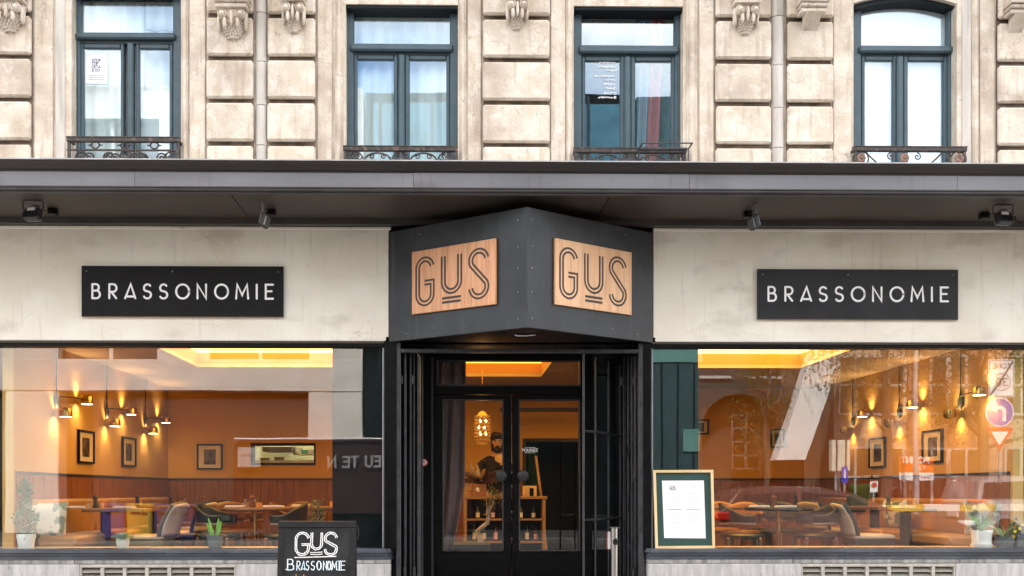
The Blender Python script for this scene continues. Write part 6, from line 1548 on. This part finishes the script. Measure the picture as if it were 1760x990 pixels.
# town houses on the right, lower than the office so that the sky stands over them
S20 = 20.0
for hi, (pa, pb, mm, hgt) in enumerate(((1436, 1562, warm_stone, 8.2), (1564, 1700, brick_m, 9.0), (1702, 1900, warm_stone, 8.0), (1902, 2100, brick_m, 8.8))):
    x0, x1 = Q(pa, 845, S20).x, Q(pb, 845, S20).x
    hs = thing('town_house', ['warm stone town house with white sash windows beside the leaning fin', 'brown brick town house between two stone houses across the street', 'warm stone town house at the corner behind the traffic signs', 'brown brick town house farthest along the far side of the street'][hi], 'building', ((x0 + x1) / 2, -S20, -.2))
    box('wall', mm, hs, x0, x1, -S20 - 8, -S20, -.2, hgt); MB().prism([(-S20 + .3, hgt), (-S20 - 4, hgt + 1.2), (-S20 - 8.3, hgt)], 'YZ', x0 - .05, x1 + .05).build('roof', mat('slate_roof', (.07, .07, .075), .7), hs); box('cornice', wframe, hs, x0, x1, -S20, -S20 + .2, hgt - .3, hgt - .02)
    for fl_ in range(3):
        for k in range(2):
            xc = x0 + (x1 - x0) * (.28 + .44 * k); z = .5 + fl_ * 2.7
            w_ = part('window', hs); box('window_pane', dkglass, w_, xc - .48, xc + .48, -S20, -S20 + .04, z, z + 1.7); m = MB()
            for q_ in (-.48, 0, .48): m.box(xc + q_ - .035, xc + q_ + .035, -S20 + .04, -S20 + .09, z, z + 1.7)
            for q_ in (0, .85, 1.7): m.box(xc - .5, xc + .5, -S20 + .042, -S20 + .088, z + q_ - .035, z + q_ + .035)
            m.build('window_frame', wframe, w_)
# trees
bark = mat('tree_bark', (.10, .08, .065), .9, var=.25, scale=10, bump=.5, bscale=20)
def tree(x, y, h, seed, label):
    rr = random.Random(seed); root = thing('street_tree', label, 'tree', (x, y, -.2), 'street trees on the far pavement')
    m = MB(); m.tube([(x, y, -.2), (x + .05, y, h * .3), (x - .05, y + .05, h * .6), (x, y, h * .9)], [.17, .13, .08, .02], 10); tips = []
    for i in range(11):
        z = h * (.32 + .05 * i); a = i * 2.4; L_ = rr.uniform(1.1, 1.9) * (1 - .04 * i) * min(1, h / 6.2) ** 2; e = Vector((x + L_ * math.cos(a), y + L_ * math.sin(a) * .8, z + rr.uniform(.5, 1.3)))
        m.tube([(x, y, z), ((x + e.x) / 2, (y + e.y) / 2, z + .25), e], [.06, .04, .012], 6); tips.append(e)
    m.build('trunk', bark, root, True); m = MB()
    for i in range(5000 if h > 5 else 1800):
        t = rr.choice(tips); s = rr.random() ** .5; c = t + Vector((rr.gauss(0, .42), rr.gauss(0, .42), rr.gauss(0, .36))) * min(1, h / 6) ** 1.5; leaf(m, c, rdir(rr, -.3), rdir(rr), .085, .06)
    m.build('crown', mat('tree_leaf', (.030, .055, .014), .6, var=0, scale=1.5, col2=(.07, .10, .028), spec=.2), root)
tree(Q(1322, 845, 16.8).x, -16.8, 4.2, 4, 'street tree before the grey arched building'); tree(Q(1525, 845, 15.4).x, -15.4, 6.6, 9, 'street tree before the warm stone town house'); tree(Q(1690, 845, 16.4).x, -16.4, 6.4, 15, 'street tree behind the traffic signs')
# traffic signs (they face the shop)
sred = MATS['sign_red']; sblue = mat('sign_blue', (.03, .05, .55), .4, var=.03); galv = mat('galvanised', (.42, .42, .43), .45, .5, var=.1)
Y0 = 13.8; c1 = Q(1725.5, 650, Y0); ts = thing('traffic_sign', 'sign pole with crossed ZONE 30 plate, blue turn arrow and give-way triangle', 'traffic sign', (c1.x, -Y0, -.2))
mir = lambda xc, zc: (lambda a, b, d: (xc - a, d, zc + b))
f0 = -Y0
w, h = .60, .88
MB().tube([(c1.x, f0 - .05, -.2), (c1.x, f0 - .05, c1.z + .5)], .038, 10).build('pole', galv, ts, True)
pl2 = part('zone_plate', ts); MB().box(c1.x - w / 2, c1.x + w / 2, f0 - .01, f0, c1.z - h / 2, c1.z + h / 2, .003).build('plate', white_paint, pl2)
t_ = mir(c1.x, c1.z); m = MB(); rim = [(-w / 2 + .025, -h / 2 + .025), (w / 2 - .025, -h / 2 + .025), (w / 2 - .025, h / 2 - .025), (-w / 2 + .025, h / 2 - .025)]
m.ribbon(rim, .02, t_, f0, f0 + .003, closed=True); tw = text_width('ZONE', .11, .28); text_mesh(m, 'ZONE', -tw / 2, .24, .11, .022, t_, f0, f0 + .003, .28)
m.ribbon([(.2 * math.cos(i * .2618), -.08 + .2 * math.sin(i * .2618)) for i in range(24)], .018, t_, f0, f0 + .003, closed=True); text_mesh(m, '30', -.13, -.17, .18, .03, t_, f0, f0 + .003, .3)
m.ribbon([(w / 2 - .05, -h / 2 + .06), (-w / 2 + .05, h / 2 - .06)], .045, t_, f0 + .003, f0 + .005); m.build('lettering', ink, pl2)
c2_ = Q(1722, 708, Y0); pl2 = part('turn_plate', ts); M_ = Matrix.Rotation(R(-90), 4, 'X')
MB().lathe([(.001, 0), (.33, 0), (.33, .01), (.001, .01)], (c2_.x, f0, c2_.z), 32, M_).build('plate', sblue, pl2); t_ = mir(c2_.x, c2_.z); m = MB(); fy = f0 + .0105
m.ribbon([(-.10, -.2), (-.10, .02)] + arc(-.02, .02, .08, .08, 180, 90, 6) + [(.08, .10)], .075, t_, fy, fy + .003, cap=False); m.prism([(c2_.x - .06, c2_.z + .22), (c2_.x - .06, c2_.z - .02), (c2_.x - .24, c2_.z + .10)], 'XZ', fy, fy + .003)
m.ribbon([(.315 * math.cos(i * .2), .315 * math.sin(i * .2)) for i in range(31)], .02, t_, fy, fy + .003, closed=True); m.build('arrow', white_paint, pl2)
c3_ = Q(1722, 753, Y0); pl2 = part('give_way_plate', ts); tri = lambda s: [(c3_.x + s * .33, c3_.z + s * .26), (c3_.x - s * .33, c3_.z + s * .26), (c3_.x, c3_.z - s * .28)]
MB().prism(tri(1), 'XZ', f0 - .005, f0 + .004).build('plate', sred, pl2); MB().prism([(x, z + .012) for x, z in tri(.62)], 'XZ', f0 + .004, f0 + .007).build('centre', white_paint, pl2)
# lamp post, orange banner, small plates, pale cabinet board
bn = thing('banner', 'orange and white banner with POINT lettering hung on the far railing', 'banner', Q(1578, 805, 15.5)); a, b = Q(1549, 826, 15.5), Q(1608, 785, 15.5)
or_m = mat('banner_orange', (.72, .10, .015), .6, var=.03); zm = a.z + (b.z - a.z) * .34
MB().box(a.x, b.x, -15.52, -15.5, zm, b.z).build('upper_field', or_m, bn); MB().box(a.x, b.x, -15.52, -15.5, a.z, zm - .002).build('lower_field', white_paint, bn)
m = MB(); t_ = mir((a.x + b.x) / 2, zm); text_mesh(m, 'PO', -.30, .24, .14, .035, t_, -15.5, -15.495, .28); text_mesh(m, 'INT', .10, .24, .14, .035, t_, -15.5, -15.495, .28); text_mesh(m, '1', -.2, .08, .08, .02, t_, -15.5, -15.495, .3); text_mesh(m, '2', -.1, .08, .08, .02, t_, -15.5, -15.495, .3); m.build('lettering', white_paint, bn)
m = MB(); [m.box((a.x + b.x) / 2 + .1 + i * .08, (a.x + b.x) / 2 + .16 + i * .08, -15.5, -15.496, a.z + .06, a.z + .1) for i in range(3)]; m.build('small_print', or_m, bn)
for s in (a.x + .05, b.x - .05): MB().tube([(s, -15.54, -.2), (s, -15.54, b.z)], .02, 6).build('post', galv, bn)
lpst = thing('lamp_post', 'plain grey lamp post before the orange banner', 'lamp post', Q(1578, 870, 14)); q_ = Q(1578, 845, 14); MB().tube([(q_.x, -14, -.2), (q_.x, -14, .4), (q_.x, -14, 5.2)], [.10, .07, .05], 12).build('pole', galv, lpst, True); MB().box(q_.x - .1, q_.x + .1, -14.1, -13.4, 5.2, 5.3, .03).build('lamp_housing', gate_m, lpst)
for i, (px, py, lab) in enumerate(((1506, 837, 'small red and white no-parking plate left of the lamp post'), (1650, 834, 'small red and white no-parking plate right of the lamp post'))):
    np_ = thing('parking_plate', lab, 'sign', Q(px, py, 15)); q_ = Q(px, py, 15); MB().box(q_.x - .09, q_.x + .09, -15.01, -15, q_.z - .13, q_.z + .13).build('plate', white_paint, np_); MB().lathe([(.001, 0), (.065, 0), (.065, .004), (.001, .004)], (q_.x, -15, q_.z + .04), 18, M_).build('disc', sred, np_); MB().box(q_.x - .02, q_.x + .02, -15.03, -15.012, -.2, q_.z).build('post', galv, np_)
cbd = thing('notice_cabinet', 'cream notice cabinet with two dark bars across the street', 'cabinet', Q(1448, 810, 15)); a, b = Q(1433, 810, 15), Q(1465, 756, 15)
box('cabinet', mat('cream_enamel', (.72, .66, .52), .5), cbd, a.x, b.x, -15.2, -15, a.z, b.z, .01); [box('bar', iron, cbd, a.x + f * (b.x - a.x) - .015, a.x + f * (b.x - a.x) + .015, -15, -14.98, a.z, b.z) for f in (.25, .75)]; box('post', galv, cbd, a.x + .1, a.x + .16, -15.12, -15.06, -.2, a.z)
pp2 = thing('pictogram_sign', 'small blue sign with a white figure beside the cream notice cabinet', 'sign', Q(1455, 816, 14.9)); q_ = Q(1455.5, 816, 14.9); MB().box(q_.x - .075, q_.x + .075, -14.91, -14.9, q_.z - .19, q_.z + .19).build('plate', sblue, pp2); m = MB(); m.ball((q_.x, -14.895, q_.z + .1), (.025, .004, .025), 8, 6); m.box(q_.x - .02, q_.x + .02, -14.898, -14.894, q_.z - .08, q_.z + .07); m.build('figure', white_paint, pp2); MB().box(q_.x - .02, q_.x + .02, -14.94, -14.912, -.2, q_.z).build('post', galv, pp2)
for i, (px, lab) in enumerate(((1616, 'low hoop stand on the kerb right of the lamp post'),)):
    bs = thing('bike_stand', lab, 'bike stand', Q(px, 897, 11.5)); q_ = Q(1613, 845, 11.5); q2 = Q(1629, 845, 11.5); zt_ = Q(1620, 838, 11.5).z
    MB().tube([(q_.x, -13.6, -.2), (q_.x, -13.6, zt_ - .1)] + [((q_.x + q2.x) / 2 - (q2.x - q_.x) / 2 * math.cos(t), -13.6, zt_ - .1 + .1 * math.sin(t)) for t in [.4, .8, 1.2, 1.57, 1.95, 2.35, 2.75]] + [(q2.x, -13.6, zt_ - .1), (q2.x, -13.6, -.2)], .02, 8).build('hoop', gate_m, bs, True)
# recycling bins
for i, (pa, pb, c_, lab) in enumerate(((171, 211, (.025, .010, .11), 'purple recycling container across the street, left of the yellow one'), (214, 257, (.34, .20, .01), 'yellow recycling container across the street between two others'), (260, 330, (.004, .013, .07), 'wide blue recycling container across the street, right of the yellow one'))):
    a, b = Q(pa, 935, Y0), Q(pb, 866, Y0); bi = thing('recycling_container', lab, 'container', ((a.x + b.x) / 2, -Y0 - .4, -.2), 'recycling containers across the street'); cm = mat('bin_%d' % i, c_, .5, var=.08)
    MB().box(a.x, b.x, -Y0 - .8, -Y0, -.17, b.z - .08, .04).build('tub', cm, bi); MB().box(a.x - .01, b.x + .01, -Y0 - .82, -Y0 + .02, b.z - .078, b.z, .03).build('lid', cm, bi); MB().box(a.x + .1, b.x - .1, -Y0, -Y0 + .006, b.z - .25, b.z - .19).build('slot', black, bi)
    for s in (a.x + .08, b.x - .08): MB().lathe([(.001, -.02), (.06, -.02), (.06, .02), (.001, .02)], (s, -Y0 - .05, -.14), 12, Matrix.Rotation(R(90), 4, 'X')).build('wheel', black, bi)
# cars
tyre = mat('tyre', (.015, .015, .015), .8); rimm = mat('alloy', (.45, .45, .47), .35, .8); carglass = mat('car_glass', (.010, .012, .013), .08, var=0); tail = mat('tail_lamp', (.45, .008, .008), .2, var=0); headl = mat('head_lamp', (.6, .62, .65), .15, var=0)
def car(name, x0, y, L_, W, Hh, paint, label, cat, profile, glassp, flip=1, lights=True):
    """x0: rear bumper (flip=1: front at +x); profile in unit length/height"""
    zg = -.33; root = thing(name, label, cat, (x0 + flip * L_ / 2, y, zg)); X = lambda u: x0 + flip * u * L_; Z = lambda v: zg + v * Hh
    n = len(profile); ring = []
    for s, f in ((-1, 1), (-.94, 1.0), (.94, 1.0), (1, 1)): pass
    vs = []; secs = [(-.5, .82), (-.44, 1.0), (.44, 1.0), (.5, .82)]
    for sy, sc_ in secs:
        for u, v in profile:
            tuck = 1 - .22 * max(0, (v - .58) / .42); uu = .5 + (u - .5) * (.985 if sc_ < 1 else 1); vs.append((X(uu), y + sy * W * tuck, Z(v if sc_ == 1 else .3 + (v - .3) * (.97 if v > .3 else .9))))
    fs = [(k * n + i, k * n + (i + 1) % n, (k + 1) * n + (i + 1) % n, (k + 1) * n + i) for k in range(3) for i in range(n)] + [tuple(range(n)), tuple(range(4 * n - 1, 3 * n - 1, -1))]
    b = MB(); b.add(vs, fs); o = b.build('body', paint, root, True)
    for s in (-1, 1):
        for gp in glassp: 
            b = MB(); t_ = lambda v: 1 - .22 * max(0, (v - .58) / .42)
            pts = [(X(u), y + s * (W * .5 * t_(v) + .004), Z(v)) for u, v in gp]; pin = [(p[0], p[1] - s * .03, p[2]) for p in pts]; k = len(pts); b.add(pts + pin, [tuple(range(k)), tuple(range(2 * k - 1, k - 1, -1))] + [(i, (i + 1) % k, k + (i + 1) % k, k + i) for i in range(k)]); b.build('side_window', carglass, root)
        for u in (.18, .80):
            w_ = part('wheel', root, (X(u) - root.location.x, y + s * (W / 2 - .08) - y, .31)); Mr = Matrix.Rotation(R(90), 4, 'X'); cw = (X(u), y + s * (W / 2 - .08), zg + .31)
            MB().lathe([(.2, -.1), (.30, -.1), (.315, -.07), (.315, .07), (.30, .1), (.2, .1)], cw, 24, Mr).build('tyre', tyre, w_, True); MB().lathe([(.001, -.085), (.2, -.09), (.2, .09), (.001, .085)], cw, 20, Mr).build('rim', rimm, w_, True)
        if not lights: continue
        b = MB(); b.box(X(.0) - .02, X(.075), y + s * W * .5 - .22 * (s > 0) - .0 * s, y + s * W * .5 + .22 * (s < 0), Z(.54), Z(.66), .03); b.build('tail_light', tail, root)
        b = MB(); b.box(X(.93), X(.985), y + s * W * .5 - .22 * (s > 0), y + s * W * .5 + .22 * (s < 0), Z(.46), Z(.54), .03); b.build('head_light', headl, root)
    box('number_plate', white_paint, root, X(0) - .012 * flip, X(.004), y - .26, y + .26, Z(.40), Z(.47)); return root
hatch = [(.01, .22), (.0, .42), (.015, .62), (.06, .72), (.12, .95), (.25, 1.0), (.42, .985), (.55, .90), (.70, .66), (.90, .56), (.985, .44), (1.0, .22), (.9, .14), (.1, .14)]
hg = [[(.13, .88), (.10, .70), (.33, .68), (.33, .92)], [(.35, .92), (.35, .68), (.64, .67), (.53, .86)]]
xc0, xc1 = Q(1222, 845, 8.2).x, Q(1690, 845, 8.2).x
car('parked_car', xc0, -8.2 - .85, xc1 - xc0, 1.75, 1.36, mat('dark_car_paint', (.15, .08, .065), .16, .35, var=0), 'dark hatchback with red tail lamp parked at the kerb, mirrored in the right window', 'car', hatch, hg)
suv = [(.01, .24), (.0, .5), (.02, .62), (.05, .92), (.12, 1.0), (.5, 1.0), (.62, .93), (.74, .68), (.93, .62), (.99, .5), (1.0, .24), (.9, .16), (.1, .16)]
sg_ = [[(.08, .9), (.06, .68), (.30, .68), (.30, .92)], [(.32, .92), (.32, .68), (.68, .68), (.6, .89)]]
x0 = Q(1655, 845, 14.2).x; car('parked_car', x0, -14.2 + .6 - 1.0, 4.5, 1.85, 1.62, mat('silver_car_paint', (.45, .42, .41), .25, .5, var=0), 'silver estate car on the far side, mirrored at the right edge of the window', 'car', suv, sg_)
van = [(.0, .15), (.0, .96), (.02, 1.0), (.70, 1.0), (.76, .96), (.86, .62), (.98, .5), (1.0, .15)]
xv0 = Q(395, 845, 14.4).x; vr = car('delivery_van', xv0, -15.4, 5.8, 2.0, 2.50, mat('maroon_van_paint', (.020, .006, .007), .5, .0, var=.05, spec=.15), 'maroon delivery van with white lettering parked across the street', 'van', van, [[(.77, .88), (.72, .88), (.72, .6), (.86, .6)]], 1, False)
m = MB(); yv = -15.4 + 1.0 + .012; q_ = Q(590, 796, 14.4); t_ = mir(q_.x, q_.z); text_mesh(m, 'EU TE N', -.85, -.08, .235, .055, t_, yv, yv + .006, .28); m.build('lettering', mat('grey_van_lettering', (.20, .20, .20), .6), vr)
a, b = Q(407, 802, 14.4), Q(446, 768, 14.4); MB().box(a.x, b.x, yv, yv + .004, a.z, b.z).build('phone_panel', mat('grey_panel', (.30, .29, .28), .6), vr); m = MB(); t_ = mir((a.x + b.x) / 2, (a.z + b.z) / 2); tw = text_width('02/241.42.54', .055, .22, .7); text_mesh(m, '02/241.42.54', -tw / 2, .0, .055, .011, t_, yv + .004, yv + .006, .22, .7); m.build('phone_number', ink, vr)
box('roof_trim', wht, vr, xv0 + .05, xv0 + 4.2, -14.55, -14.48, 2.17, 2.20)
